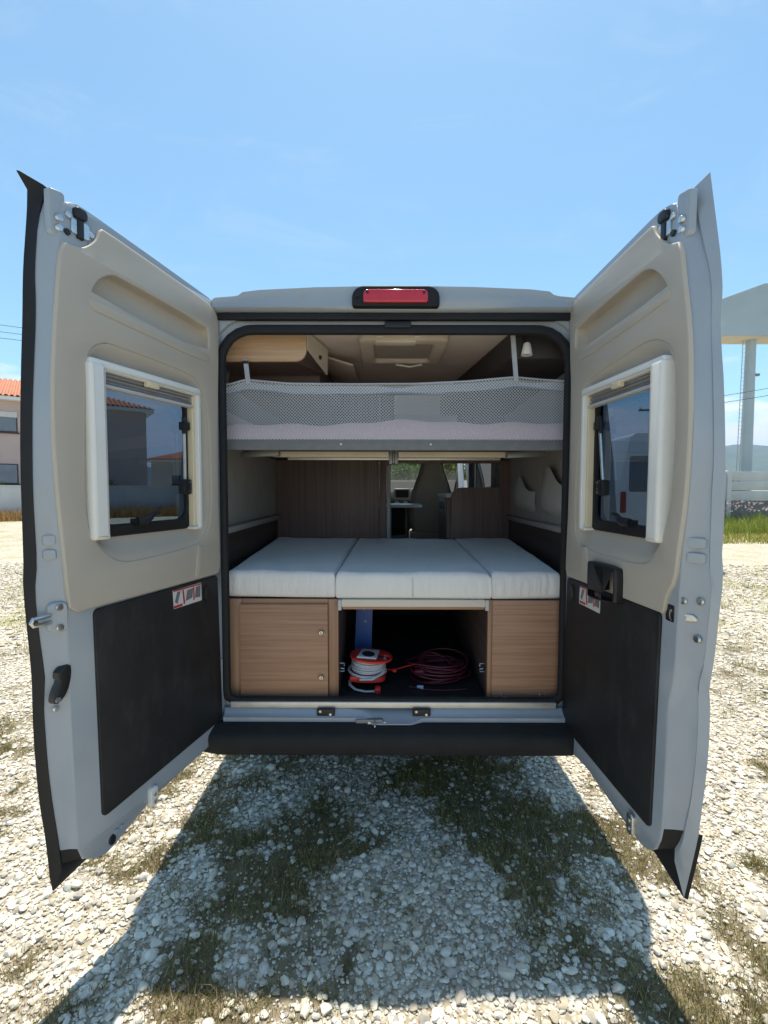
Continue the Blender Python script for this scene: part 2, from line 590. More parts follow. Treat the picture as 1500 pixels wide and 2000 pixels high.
# cab sides: polygon in (y, z) with window hole
cab = [(3.75, 0.40), (5.30, 0.40), (5.38, 0.62), (5.30, 0.98), (4.80, 1.22), (3.98, 2.18), (3.75, 2.36)]
cwin = [(3.72 + 0.2, 1.32), (4.55, 1.30), (4.02, 1.92), (3.92, 1.95)]
for s in (1, -1):
    def cabp(y, z, s=s):
        nar = 0.0 if y < 4.3 else 0.10 * ((y - 4.3) / 1.1) ** 2
        return (XC + s * (hw(z) - nar), y, z)
    fill(b, [ccw(cab), ccw(cwin)[::-1]], cabp)
# bonnet and front
rb = []
for y, z, n_ in ((4.80, 1.22, .02), (5.05, 1.12, .05), (5.30, 0.98, .08), (5.38, .62, .09), (5.30, .40, .08)):
    w_ = hw(z) - n_
    rb.append([(XC + w_ * t, y + 0.06 * (1 - t * t), z + .03 * (1 - t * t)) for t in np.linspace(-1, 1, 9)])
b.loft(rb, closed=False)
obj("body_shell", b.mesh("body_shell", smooth=40), PAINT, VAN)
# windscreen
rb = []
for t in np.linspace(0, 1, 5):
    y = 3.75 + 1.05 * t; z = 2.36 - 1.14 * t
    w_ = hw(z) - 0.02
    rb.append([(XC + w_ * q, y + 0.10 * (1 - q * q), z) for q in np.linspace(-1, 1, 9)])
obj("windscreen", MB().loft(rb, closed=False), GLASS, VAN)
for s in (1, -1):
    m_ = MB(); fill(m_, [[(3.92, 1.32), (4.55, 1.30), (4.02, 1.92), (3.92, 1.95)]], lambda y, z: (XC + s * (hw(z) - .012), y, z))
    obj("cab_window", m_, GLASS, VAN)
m_ = MB().loft([[(XC + hw(z) - .006, y, z) for z in (1.40, 1.70, 1.95)] for y in (2.10, 3.0)], closed=False)
obj("side_window", m_, GLASS, VAN)
# underbody
obj("underbody", MB().box(XC - .90, XC + .90, 0.02, 5.2, 0.36, 0.50).mesh("underbody", bevel=.02), RUBBER, VAN)
for (wx, wy) in ((-.86, 1.02), (.89, 1.02), (-.86, 4.45), (.89, 4.45)):
    s = 1 if wx > 0 else -1
    o = obj("wheel", MB().lathe([(.16, -.10), (.30, -.105), (.335, -.07), (.338, .07), (.30, .105), (.16, .10)], 40, axis='x', cap=False), RUBBER, VAN, (wx, wy, .235))
    obj("rim", MB().lathe([(.02, .05 * s), (.10, .06 * s), (.14, .03 * s), (.20, .095 * s), (.21, .08 * s), (.19, -.05 * s)], 32, axis='x'), METAL, o)

# ---- rear aperture: painted frame, rubber seal
AP = rrect(-.805, .815, .548, 2.315, [.15, .15, .05, .05], 8)
outer = [(XC + w, z) for z, w in PROF] + [(XC - w, z) for z, w in PROF[::-1][1:]]
cc = (0.01, 1.40)
NA = 180
ro, ra = radial(outer, NA, cc), radial(AP, NA, cc)
ra2 = radial(rrect(-.83, .84, .525, 2.345, [.17, .17, .06, .06], 8), NA, cc)
rf = MB().loft([[(x, 0.0, z) for x, z in ro], [(x, 0.004, z) for x, z in ra2], [(x, 0.022, z) for x, z in ra2],
                [(x, 0.026, z) for x, z in ra], [(x, 0.10, z) for x, z in ra]])
obj("rear_frame", rf.mesh("rear_frame", smooth=40), PAINT, VAN)
sl = resample(rrect(-.793, .800, .566, 2.295, [.145, .145, .05, .05], 8), 150, True)
obj("door_seal", MB().tube([(x, 0.012, z) for x, z in sl], 0.0155, 8, closed=True, flat=1.5), RUBBER, VAN)
# dark strip under the roof lip
obj("dark_strip", plate("dark_strip", [rrect(-.80, .80, 2.333, 2.362, .008)], lambda a, c, d: (a, d, c), -.014, .01, .003), RUBBER, VAN)

# ---- roof lip / spoiler
top = [(-.815, 2.405), (-.80, 2.418), (-.72, 2.424), (-.695, 2.428), (-.675, 2.443), (-.60, 2.452), (-.35, 2.464), (0, 2.471), (.35, 2.466), (.60, 2.456), (.685, 2.447), (.705, 2.432), (.73, 2.426), (.805, 2.420), (.82, 2.405)]
rings = []
for y, dz, sc in ((-.032, 0.0, .995), (-.040, -.006, .998), (-.036, .0, 1.0), (0.03, .012, 1.0), (.25, .012, .985)):
    rings.append([(x * sc, y, z + dz) for x, z in top])
lip = MB().loft(rings[2:], closed=False)
face = [(x, z - .002) for x, z in top]
fb = MB()
lo = [(x, 2.366) for x, _ in top]
lip.loft([[(x, -.026, z) for x, z in lo], [(x, -.038, z + .014) for x, z in lo], [(x, -.030, z * .55 + 2.38 * .45) for x, z in top], [(x, -.036, z) for x, z in top]], closed=False)
lip.loft([[(x, -.026, z) for x, z in lo], [(x, .03, z) for x, z in lo]], closed=False)
obj("roof_lip", lip.mesh("roof_lip", smooth=50), PAINT, VAN)
BL = bx("brake_light", -.14, .145, -.040, -.02, 2.384, 2.445, RUBBER, VAN)
bpy.data.objects.remove(BL)
BL = obj("brake_light", plate("brake_light", [rrect(-.188, .197, 2.372, 2.462, [.05, .05, .012, .012])], lambda a, c, d: (a, d, c), -.062, -.02, .008), RUBBER, VAN)


def lens_mat():
    m = mat("red_lens", (0.55, 0.015, 0.03), 0.12, var=0.1, vscale=20, coat=0.6)
    nt = m.node_tree; n, l = nt.nodes, nt.links
    tc = n.new('ShaderNodeTexCoord'); wv = n.new('ShaderNodeTexWave'); wv.inputs['Scale'].default_value = 40; wv.wave_profile = 'TRI'
    l.new(tc.outputs['Object'], wv.inputs[0])
    bp = n.new('ShaderNodeBump'); bp.inputs['Strength'].default_value = .35; bp.inputs['Distance'].default_value = .003
    l.new(wv.outputs[0], bp.inputs['Height']); l.new(bp.outputs[0], n['Principled BSDF'].inputs['Normal'])
    return m


obj("lens", plate("lens", [rrect(-.138, .145, 2.386, 2.442, [.022, .022, .01, .01])], lambda a, c, d: (a, d, c), -.072, -.058, .006), lens_mat(), BL)
for x in (-.165, -.12, .127):
    obj("screw", MB().lathe([(.0, -.075), (.006, -.075), (.006, -.06)], 10, (x, 0, 2.412 if x < -.15 else 2.428), axis='y'), BLACKPL, BL)
# catches at the top of the opening
bx("door_catch", -.045, .075, -.012, .03, 2.298, 2.326, BLACKPL, VAN, .004)
for x in (-.065, .105):
    obj("striker_hook", MB().tube([(x - .014, .02, 2.295), (x - .014, .02, 2.268), (x + .014, .02, 2.268), (x + .014, .02, 2.295)], .0035, 6), METAL, VAN)
# black hinge covers at the upper corners
for s in (-1, 1):
    obj("hinge", MB().tube([(s * .815, -.012, 2.14), (s * .815, -.012, 2.33)], .016, 8), RUBBER, VAN)
    obj("hinge", MB().tube([(s * .815, -.012, .62), (s * .815, -.012, .78)], .016, 8), PAINT, VAN)

# ---- sill, bumper
sp = [(-.775, .506), (-.14, .505), (-.095, .488), (.085, .488), (.13, .505), (.77, .506)]
sl0 = MB()
xs = sorted(set(list(np.linspace(-.79, .80, 40)) + [p[0] for p in sp]))
zl = np.interp(xs, [p[0] for p in sp], [p[1] for p in sp])
dip = np.interp(xs, [-.15, -.09, .08, .14], [0, 1, 1, 0])
sl0.loft([[(x, .05, .541) for x in xs], [(x, -.004, .541 - .018 * d) for x, d in zip(xs, dip)], [(x, -.018 - .012 * d, .526 - .018 * d) for x, d in zip(xs, dip)],
          [(x, -.024 - .02 * d, z + .012) for x, z, d in zip(xs, zl, dip)], [(x, -.040 - .02 * d, z + .006) for x, z, d in zip(xs, zl, dip)], [(x, -.040 - .02 * d, z - .03) for x, z, d in zip(xs, zl, dip)]], closed=False)
obj("painted_sill", sl0.mesh("painted_sill", smooth=45), PAINT, VAN)
bx("sill_strip", -.765, .765, -.012, .05, .5435, .572, ALU, VAN, .003)
for x in (-.315, .132):
    o = bx("striker_plate", x - .042, x + .042, -.03, -.008, .513, .547, BLACKPL, VAN, .004)
    for dx in (-.025, .022):
        obj("bolt", MB().lathe([(.0, -.034), (.006, -.034), (.006, -.028)], 8, (x + dx, 0, .53 - dx * .3), axis='y'), METAL, o)
o = obj("lock_striker", plate("lock_striker", [rrect(-.175 + .07, -.045 + .07, .478, .508, .01)], lambda a, c, d: (a - .07, d, c), -.050, -.030, .003), DGALU, VAN)
obj("striker_bar", MB().tube([(-.085, -.05, .485), (-.085, -.068, .485), (-.085, -.068, .502), (-.085, -.05, .502)], .004, 6), METAL, o)
for dx in (-.035, .035):
    obj("bolt", MB().lathe([(.0, -.055), (.008, -.055), (.008, -.048)], 8, (-.075 + dx, 0, .493), axis='y'), METAL, o)
xs = np.linspace(-1, 1, 33)
bt = []
for (y, z, dw) in ((.05, .470, 0), (-.042, .492, 0), (-.060, .488, 0), (-.095, .468, .0), (-.107, .458, .0), (-.113, .444, -.004), (-.110, .382, -.01), (-.098, .368, -.014), (.0, .358, -.02)):
    bt.append([((.93 + dw) * t + .0, y + .10 * max(0, abs(t) - .86) ** 1.2 * 4, z) for t in xs])
obj("rear_bumper", MB().loft(bt, closed=False).mesh("rear_bumper", smooth=40), BUMPER, VAN)
# tread ribs moulded in the bumper step
for k in range(5):
    y = -.060 - .009 * k
    obj("tread_rib", MB().box(-.70, .70, y - .002, y + .002, .455, .4885 - .0052 * k).mesh("tread_rib", bevel=.0015), BUMPER, VAN)
obj("bolt", MB().lathe([(.0, -.115), (.006, -.115), (.006, -.10)], 8, (.445, .075, .480), axis='y'), METAL, VAN)

# ================================================================== rear doors
DOORS = {
 -1: dict(th=18.4,
  panel=[(0.723, 2.32), (0.691, 2.323), (0.658, 2.33), (0.631, 2.352), (0.605, 2.383), (0.593, 2.419), (0.581, 2.428), (0.356, 2.408), (0.068, 2.381), (0.032, 2.364), (0.012, 2.337), (0.012, 2.183), (0.024, 1.929), (0.030, 1.698), (0.030, 1.466), (0.024, 1.277), (0.03, 1.19), (0.062, 1.184), (0.648, 1.181), (0.733, 1.18), (0.741, 1.257), (0.75, 1.405), (0.761, 1.549), (0.768, 1.76), (0.76, 1.961), (0.74, 2.174)],
  pocket=[(0.631, 2.2), (0.619, 2.229), (0.596, 2.262), (0.559, 2.289), (0.530, 2.298), (0.095, 2.276), (0.078, 2.258), (0.077, 2.158)],
  lip=[(0.647, 2.189), (0.642, 2.165), (0.629, 2.148), (0.611, 2.146), (0.098, 2.117), (0.078, 2.14), (0.077, 2.156)],
  dish=[(0.660, 1.891), (0.652, 1.991), (0.635, 2.026), (0.603, 2.050), (0.567, 2.062), (0.212, 2.05), (0.15, 2.03), (0.111, 1.985), (0.085, 1.85), (0.075, 1.575), (0.082, 1.471), (0.107, 1.375), (0.16, 1.331), (0.496, 1.309), (0.555, 1.32), (0.59, 1.341), (0.625, 1.375), (0.655, 1.425), (0.673, 1.472), (0.673, 1.623)],
  black=[(0.651, 1.173), (0.039, 1.178), (0.02, 0.496), (0.641, 0.452)],
  E_free=[(0.705, 2.439), (0.715, 2.396), (0.719, 2.329), (0.738, 2.177), (0.757, 1.962), (0.766, 1.761), (0.758, 1.549), (0.746, 1.404), (0.735, 1.26), (0.732, 1.11), (0.734, 1.032), (0.732, 0.853), (0.728, 0.635), (0.724, 0.45), (0.719, 0.392), (0.704, 0.359)],
  E_bot=[(0.704, 0.359), (0.661, 0.325), (0.619, 0.313), (0.514, 0.35), (0.404, 0.383), (0.138, 0.404), (0.012, 0.421), (-0.015, 0.462)],
  E_hinge=[(-0.015, 0.462), (-0.02, 0.505), (-0.01, 1.171), (-0.001, 1.7), (-0.017, 2.349)],
  E_top=[(-0.017, 2.349), (-0.001, 2.384), (0.043, 2.41), (0.343, 2.438), (0.591, 2.459), (0.656, 2.463), (0.681, 2.456), (0.705, 2.439)],
  F_free=[(0.713, 2.484), (0.747, 2.39), (0.765, 2.201), (0.762, 2.124), (0.777, 1.916), (0.785, 1.807), (0.792, 1.574), (0.789, 1.432), (0.787, 1.335), (0.796, 1.289), (0.794, 1.192), (0.781, 1.043), (0.775, 0.991), (0.782, 0.919), (0.783, 0.886), (0.779, 0.733), (0.77, 0.6), (0.755, 0.461), (0.745, 0.361)],
  G_free=[(0.78, 2.504), (0.751, 2.487), (0.75, 2.439), (0.773, 2.211), (0.776, 2.113), (0.79, 1.891), (0.8, 1.655), (0.801, 1.424), (0.802, 1.315), (0.806, 1.285), (0.801, 1.174), (0.791, 1.011), (0.791, 0.947), (0.793, 0.818), (0.785, 0.599), (0.767, 0.451), (0.757, 0.272)],
  G_bot=[(.757, .272), (.55, .30), (.30, .345), (.02, .39), (-.035, .43)], label="left rear door opened outward with striker loop and black latch lever"),
 1: dict(th=4.4,
  panel=[(0.691, 2.317), (0.663, 2.327), (0.634, 2.338), (0.593, 2.383), (0.573, 2.411), (0.566, 2.432), (0.551, 2.439), (0.063, 2.405), (0.022, 2.401), (0.001, 2.379), (0.012, 2.184), (0.030, 2.04), (0.036, 1.903), (0.036, 1.686), (0.030, 1.494), (0.020, 1.296), (0.018, 1.18), (0.063, 1.178), (0.653, 1.179), (0.674, 1.182), (0.683, 1.244), (0.716, 1.289), (0.73, 1.413), (0.746, 1.522), (0.754, 1.649), (0.755, 1.791), (0.75, 1.925), (0.738, 2.061), (0.71, 2.205)],
  pocket=[(0.644, 2.202), (0.629, 2.226), (0.607, 2.257), (0.568, 2.293), (0.536, 2.307), (0.496, 2.311), (0.08, 2.277), (0.063, 2.263), (0.067, 2.169)],
  lip=[(0.656, 2.197), (0.656, 2.174), (0.64, 2.157), (0.097, 2.119), (0.073, 2.141), (0.067, 2.169)],
  dish=[(0.142, 1.98), (0.17, 2.017), (0.213, 2.034), (0.516, 2.067), (0.572, 2.064), (0.617, 2.05), (0.655, 2.025), (0.684, 1.993), (0.7, 1.938), (0.713, 1.752), (0.707, 1.661), (0.702, 1.63), (0.694, 1.52), (0.672, 1.451), (0.642, 1.393), (0.61, 1.346), (0.582, 1.328), (0.545, 1.32), (0.463, 1.314), (0.183, 1.324), (0.121, 1.354), (0.095, 1.408), (0.094, 1.622)],
  black=[(0.654, 1.178), (0.028, 1.171), (0.005, 0.47), (0.636, 0.443)],
  E_free=[(0.65, 2.451), (0.66, 2.421), (0.682, 2.327), (0.702, 2.209), (0.732, 2.064), (0.743, 1.927), (0.757, 1.793), (0.756, 1.649), (0.748, 1.522), (0.732, 1.412), (0.718, 1.278), (0.712, 1.099), (0.713, 1.029), (0.704, 0.953), (0.685, 0.907), (0.685, 0.76), (0.683, 0.61), (0.682, 0.482), (0.673, 0.43), (0.654, 0.388)],
  E_bot=[(0.654, 0.388), (0.628, 0.362), (0.591, 0.348), (0.449, 0.362), (0.231, 0.391), (0.014, 0.378), (-0.025, 0.398), (-0.045, 0.446)],
  E_hinge=[(-0.045, 0.446), (-0.037, 1.014), (-0.02, 1.188), (0.0, 1.704), (-0.036, 2.361)],
  E_top=[(-0.036, 2.361), (-0.034, 2.406), (0.018, 2.431), (0.534, 2.47), (0.579, 2.471), (0.622, 2.465), (0.65, 2.451)],
  F_free=[(0.653, 2.482), (0.704, 2.299), (0.733, 2.226), (0.75, 2.146), (0.751, 2.058), (0.759, 1.968), (0.780, 1.656), (0.773, 1.606), (0.776, 1.439), (0.775, 1.355), (0.789, 1.327), (0.792, 1.274), (0.781, 1.143), (0.776, 1.055), (0.75, 1.007), (0.752, 0.967), (0.76, 0.893), (0.755, 0.75), (0.741, 0.622), (0.723, 0.537), (0.713, 0.475), (0.682, 0.409)],
  G_free=[(0.693, 2.52), (0.72, 2.38), (0.743, 2.263), (0.751, 2.207), (0.758, 2.143), (0.759, 2.112), (0.751, 2.107), (0.757, 2.013), (0.776, 1.877), (0.792, 1.656), (0.796, 1.483), (0.791, 1.369), (0.8, 1.333), (0.801, 1.305), (0.795, 1.253), (0.785, 1.123), (0.776, 1.033), (0.763, 0.984), (0.773, 0.932), (0.774, 0.83), (0.769, 0.711), (0.752, 0.557), (0.749, 0.507), (0.698, 0.254)],
  G_bot=[(.698, .254), (.55, .29), (.30, .335), (.02, .37), (-.055, .42)], label="right rear door opened outward with black pull grip"),
}
NS = (44, 26, 16, 30)


def chain(segs):
    o = []
    for sg, n in zip(segs, NS):
        o += [tuple(p) for p in resample(sg, n + 1)[:-1]]
    return o


def grow(poly, q):
    c = np.mean(np.array(poly), 0)
    return [tuple(c + (np.array(p) - c) * (1 + q / np.linalg.norm(np.array(p) - c))) for p in poly]


def build_door(s):
    D = DOORS[s]
    t = R(D['th'])
    ux, uy = s * math.sin(t), -math.cos(t)

    def P(u, z, w):
        return (u, s * w, z)
    E = chain([chaikin(D['E_free'], 1, False), D['E_bot'], D['E_hinge'], D['E_top']])
    E1 = chain([[(u - .0, z) for u, z in chaikin(D['E_free'], 1, False)], D['E_bot'], D['E_hinge'], D['E_top']])
    ff, gf = chaikin(D['F_free'], 1, False), chaikin(D['G_free'], 1, False)
    gtop = [(D['G_bot'][-1][0], 2.375), (D['G_bot'][-1][0] + .03, 2.42), (.05, 2.432), (.35, 2.452), (.60, 2.468), gf[0]]
    ftop = [(-.03, 2.37), (-.01, 2.41), (.05, 2.425), (.35, 2.447), (.60, 2.465), ff[0]]
    gb = D['G_bot']
    fbot = [ff[-1]] + [(u + .004, z + .028) for u, z in gb[1:-1]] + [(-.03, .45)]
    F = chain([ff, fbot, [(-.03, .45), (-.03, 2.37)], ftop])
    G = chain([gf, gb, [gb[-1], (gb[-1][0], 2.375)], gtop])
    # ridge between E and F on the free side: rolls over with a small radius
    EF = [tuple(np.array(a) * .55 + np.array(b_) * .45) for a, b_ in zip(E, F)]
    n0, n1 = NS[0], NS[0] + NS[1]
    sh = MB()
    ringE = [P(u, z, .012) for u, z in E]
    ringE2 = [P(a[0] * .94 + b_[0] * .06, a[1] * .94 + b_[1] * .06, .0135) for a, b_ in zip(E, F)]
    ringM = [P(u, z, .040) for u, z in EF]
    ringE3 = [P(a[0] * .85 + b_[0] * .15, a[1] * .85 + b_[1] * .15, .018) for a, b_ in zip(E, F)]
    ringF0 = [P(a[0] * .12 + b_[0] * .88, a[1] * .12 + b_[1] * .88, .055) for a, b_ in zip(E, F)]
    ringF = [P(u, z, .060) for u, z in F]
    ringFl = [P(a[0] * .75 + b_[0] * .25, a[1] * .75 + b_[1] * .25, .058) for a, b_ in zip(F, G)]
    ringG = [P(u, z, .085) for u, z in G]
    nb = n0 - 1 if s < 0 else n0 - 2
    bot = lambda i, j: nb <= j < n1
    if s < 0:
        rub = lambda i, j: j < n1
        sh.loft([ringE, ringE2, ringE3, ringM, ringF0, ringF], skip=lambda i, j: bot(i, j) and i >= 2)
        sh.loft([ringF, ringFl, ringG], skip=rub)
    else:
        sh.loft([ringE, ringE2, ringE3, ringM, ringF0, ringF], skip=lambda i, j: bot(i, j) and i >= 2)
        sh.loft([ringF, ringFl, ringG], skip=lambda i, j: n0 <= j < n1)
    hole_d, hole_p = grow(D['dish'], -.004), grow(D['pocket'], -.003)
    fill(sh, [ccw(E), ccw(hole_d)[::-1], ccw(hole_p)[::-1]], lambda u, z: P(u, z, .012))
    W0 = rrect(.15, .63, 1.405, 1.98, .05)
    fill(sh, [ccw(G), ccw(W0)[::-1]], lambda u, z: P(u, z, .085))
    door = obj("rear_door", sh.mesh("rear_door", smooth=50), PAINT, VAN)
    door.location = (s * .79, 0, 0)
    door.rotation_euler = (0, 0, math.atan2(uy, ux))
    door['label'] = D['label']

    # rubber on the free edge (left door) and under both doors
    rb_ = MB()
    pick = lambda ring, a, b_: [ring[k % len(ring)] for k in range(a, b_ + 1)]
    if s < 0:
        out = [P(u + .004 if k < n0 else u, z, .092) for k, (u, z) in enumerate(G)]
        rb_.loft([pick(ringF, 0, n1), pick(ringFl, 0, n1), pick(ringG, 0, n1), pick(out, 0, n1)], closed=False)
    else:
        rb_.loft([pick(ringF, n0, n1), pick(ringFl, n0, n1), pick(ringG, n0, n1)], closed=False)
    rb_.loft([pick(ringE3, nb, n1), pick(ringM, nb, n1), pick(ringF0, nb, n1), pick(ringF, nb, n1)], closed=False)
    obj("edge_seal", rb_.mesh("edge_seal", smooth=40), RUBBER, door)
    if s > 0:
        for (g0_, g1_) in ((39, 45),):
          q = [(u + .004, z) for u, z in G[g0_:g1_]]
          obj("edge_trim", MB().loft([[P(u - .006, z, .086) for u, z in q], [P(u + .002, z, .094) for u, z in q]], closed=False), RUBBER, door)

    # moulded trim panel
    panel = ccw(chaikin(D['panel'], 1))
    dish, pocket = chaikin(D['dish'], 2), chaikin(D['pocket'], 1)
    tp = MB()
    me = plate("trim_panel", [panel, dish, pocket], P, -.002, .012, .005, smooth=40)
    trim = obj("trim_panel", me, TRIM, door)
    cd = (.385, 1.69)
    N = 120
    a_, c_ = radial(dish, N, cd), radial(rrect(.15, .63, 1.405, 1.985, .05), N, cd)
    rings_ = []
    for tt in (0, .08, .2, .35, .5, .65, .8, .92, 1.0):
        w_ = .003 + .037 * sstep(tt * 1.05)
        rings_.append([P(p[0] + (q[0] - p[0]) * tt, p[1] + (q[1] - p[1]) * tt, w_) for p, q in zip(a_, c_)])
    c2 = radial(rrect(.19, .59, 1.445, 1.945, .05), N, cd)
    rings_.append([P(u, z, .041) for u, z in c2])
    obj("window_surround", MB().loft(rings_).mesh("window_surround", smooth=60), TRIM, door)
    pk = ccw(pocket)
    cp = np.mean(np.array(pk), 0)
    rings_ = []
    for sc, w_ in ((1.0, .003), (.992, .012), (.975, .030), (.955, .040), (.90, .043)):
        rings_.append([P(cp[0] + (u - cp[0]) * (1 - (1 - sc) * .45), cp[1] + (z - cp[1]) * (1 - (1 - sc) * 1.5), w_) for u, z in pk])
    obj("door_pocket", MB().loft(rings_, cap1=True).mesh("door_pocket", smooth=50), TRIM, door)
    lipo = chaikin(D['lip'], 1)
    obj("pocket_lip", plate("pocket_lip", [lipo], P, -.0055, .003, .003), TRIM, door)
    # small wedge rib beside the window ledge
    if s < 0:
        tb = [(.150, 1.325), (.172, 1.332), (.190, 1.192), (.156, 1.192)]
    else:
        tb = [(.155, 1.330), (.205, 1.335), (.235, 1.186), (.152, 1.186)]
    rings_ = [[P(u, z, .0) for u, z in ccw(tb)], [P(u, z, -.010 if z > 1.3 else -.004) for u, z in ccw(grow(tb, -.003))]]
    obj("trim_rib", MB().loft(rings_, cap1=True).mesh("trim_rib", bevel=.002), TRIM, door)

    # black lower board
    bl = D['black']
    bl = [tuple(p) for p in bl]
    cc_ = []
    for i in range(4):
        p, a, c3 = np.array(bl[i]), np.array(bl[i - 1]), np.array(bl[(i + 1) % 4])
        r_ = .022
        p0 = p + (a - p) / np.linalg.norm(a - p) * r_; p1 = p + (c3 - p) / np.linalg.norm(c3 - p) * r_
        for k in range(6):
            f = k / 5
            cc_.append(tuple((1 - f) ** 2 * p0 + 2 * f * (1 - f) * p + f * f * p1))
    obj("lower_board", plate("lower_board", [cc_], P, .003, .0135, .003), BLACKP, door)
    gx = .114 if s < 0 else .077
    obj("board_grip", MB().lathe([(.010, -.003 * 1), (.022, -.004), (.024, .0), (.024, .004)], 18, axis='y').xf(lambda x, y, z: (x * .75 + gx, s * y, z * 1.6 + 1.11)), BLACKPL, door)
    # instruction sticker
    st = obj("sticker", plate("sticker", [[(.150, 1.165), (.312, 1.163), (.308, 1.088), (.148, 1.087)]] if s < 0 else [[(.148, 1.157), (.309, 1.159), (.306, 1.079), (.143, 1.079)]], P, .0018, .003), mat("sticker_white", (.62, .62, .60), .4), door)
    def spr(nm, pts, m_, d):
        obj(nm, plate(nm, [pts], P, d, d + .0008), m_, st)
    RED = mat("sticker_red", (.45, .03, .04), .4); GRY = mat("sticker_grey", (.16, .16, .17), .4); 
    o_ = 0 if s < 0 else -.003
    z_ = 0 if s < 0 else -.006
    Q = lambda a: [(u + o_, z + z_) for u, z in a]
    def fl(a): return Q([(.15 + .161 - (u - .15) if s < 0 else u, z) for u, z in a])
    spr("sticker_bar", fl([(.152, 1.163), (.312, 1.163), (.312, 1.157), (.152, 1.157)]), RED, .0008)
    spr("sticker_bar", fl([(.152, 1.10), (.20, 1.10), (.20, 1.090), (.152, 1.090)]), RED, .0008)
    spr("pictogram", fl([(.158, 1.115), (.172, 1.153), (.190, 1.153), (.172, 1.105)]), GRY, .0009)
    spr("pictogram", fl([(.218, 1.105), (.226, 1.148), (.262, 1.152), (.256, 1.112)]), GRY, .0009)
    spr("pictogram", fl([(.272, 1.108), (.278, 1.152), (.306, 1.155), (.304, 1.104)]), GRY, .0009)
    spr("pictogram", fl([(.200, 1.155), (.208, 1.155), (.215, 1.096), (.206, 1.096)]), RED, .0009)
    spr("pictogram", fl([(.262, 1.155), (.268, 1.155), (.270, 1.10), (.262, 1.10)]), RED, .0009)

    # window: black gasket, tinted pane, stays, catch
    gk = obj("window_gasket", plate("window_gasket", [rrect(.148, .632, 1.403, 1.982, .055), rrect(.192, .588, 1.446, 1.944, .05)], P, .030, .048, .006), RUBBER, door)
    obj("window_pane", MB().add([P(u, z, .052) for u, z in rrect(.16, .62, 1.415, 1.97, .05)], [tuple(range(len(rrect(.16, .62, 1.415, 1.97, .05))))]), PANE, door)
    uu = .206 if s < 0 else .225
    u2 = .206 if s < 0 else .262
    stay = obj("window_stay", MB().tube([P(u2, 1.60, .026), P(uu, 1.86, .026)], .0065, 8), METAL, door)
    obj("stay_sleeve", MB().tube([P(uu * .6 + u2 * .4, 1.80, .026), P(uu, 1.87, .026)], .009, 8), BLACKPL, stay)
    obj("stay_clamp", MB().box(uu - .02, uu + .012, min(s * .01, s * .045), max(s * .01, s * .045), 1.815, 1.85).mesh("c", bevel=.005), BLACKPL, stay)
    o = obj("stay_bracket", MB().box(u2 - .025, u2 + .022, min(s * .01, s * .045), max(s * .01, s * .045), 1.548, 1.612).mesh("c", bevel=.008), BLACKPL, stay)
    for zz in (1.562, 1.60):
        obj("bolt", MB().lathe([(.0, .004), (.005, .004), (.005, .012)], 8, axis='y').xf(lambda x, y, z: (x + u2 - .01, s * y, z + zz)), METAL, door)
    hm = MB()
    hm.tube([P(.455, 1.452, .022), P(.425, 1.452, .016), P(.405, 1.462, .012), P(.385, 1.478, .012), P(.362, 1.480, .012)], [.016, .018, .012, .008, .007], 8)
    hm.box(.41, .465, min(s * .02, s * .045), max(s * .02, s * .045), 1.436, 1.462)
    obj("window_catch", hm.mesh("window_catch", smooth=50), BLACKPL, door)

    # pleated blind and its white frame
    fr = obj("blind_cassette", plate("blind_cassette", [rrect(.598, .660, 1.402, 1.982, [.012, .006, .006, .012])], P, -.022, .040, .014), WHITEPL, door)
    obj("blind_top_rail", plate("blind_top_rail", [rrect(.146, .655, 1.962, 1.996, [.014, .014, .004, .004])], P, -.014, .038, .010), WHITEPL, fr)
    obj("blind_guide", plate("blind_guide", [rrect(.146, .166, 1.406, 1.965, .004)], P, -.012, .038, .005), WHITEPL, fr)
    obj("blind_track", plate("blind_track", [rrect(.168, .182, 1.412, 1.960, .003)], P, .004, .036, .003), CREAMPL, fr)
    obj("guide_foot", plate("guide_foot", [rrect(.150, .190, 1.400, 1.412, .003)], P, -.008, .036, .003), WHITEPL, fr)
    for k in range(3):
        z0 = 1.962 - .0135 * k
        obj("blind_pleat", MB().loft([[P(u, z0, .018) for u in (.184, .597)], [P(u, z0 - .006, .002) for u in (.184, .597)], [P(u, z0 - .013, .018) for u in (.184, .597)]], closed=False), BLIND, fr)
    obj("blind_bar", plate("blind_bar", [rrect(.178, .598, 1.909, 1.9215, .003)], P, -.002, .022, .004), mat("blind_bar_grey", (.50, .50, .50), .45), fr)
    obj("pull_tab", plate("pull_tab", [rrect(.375, .43, 1.945, 1.968, .004)], P, -.019, .0, .003), CREAMPL, fr)

    # upper lock with its plate, bolts
    la = (.655, 2.415) if s < 0 else (.605, 2.42)
    lk = obj("upper_lock", plate("upper_lock", [rrect(la[0] - .032, la[0] + .030, la[1] - .05, la[1] + .0, .01)], P, .006, .013, .003), METAL, door)
    km = MB()
    km.add([], [])
    obj("lock_claw", plate("lock_claw", [rrect(la[0] - .020, la[0] + .022, la[1] + .000, la[1] + .036, .014)], P, -.004, .012, .005), BLACKPL, lk)
    obj("lock_slot", plate("lock_slot", [rrect(la[0] - .010, la[0] + .012, la[1] - .058, la[1] + .004, .004)], P, .002, .012, .003), BLACKPL, lk)
    for (du, dz) in ((.038, -.002), (-.038, -.025), (-.036, -.058), (.042, -.055)):
        obj("bolt", MB().lathe([(.0, -.004), (.009, -.003), (.010, .0), (.010, .006)], 10, axis='y').xf(lambda x, y, z: (x + la[0] + du, s * (y + .008), z + la[1] + dz)), METAL if dz > -.05 or du < 0 else BLACKPL, door)
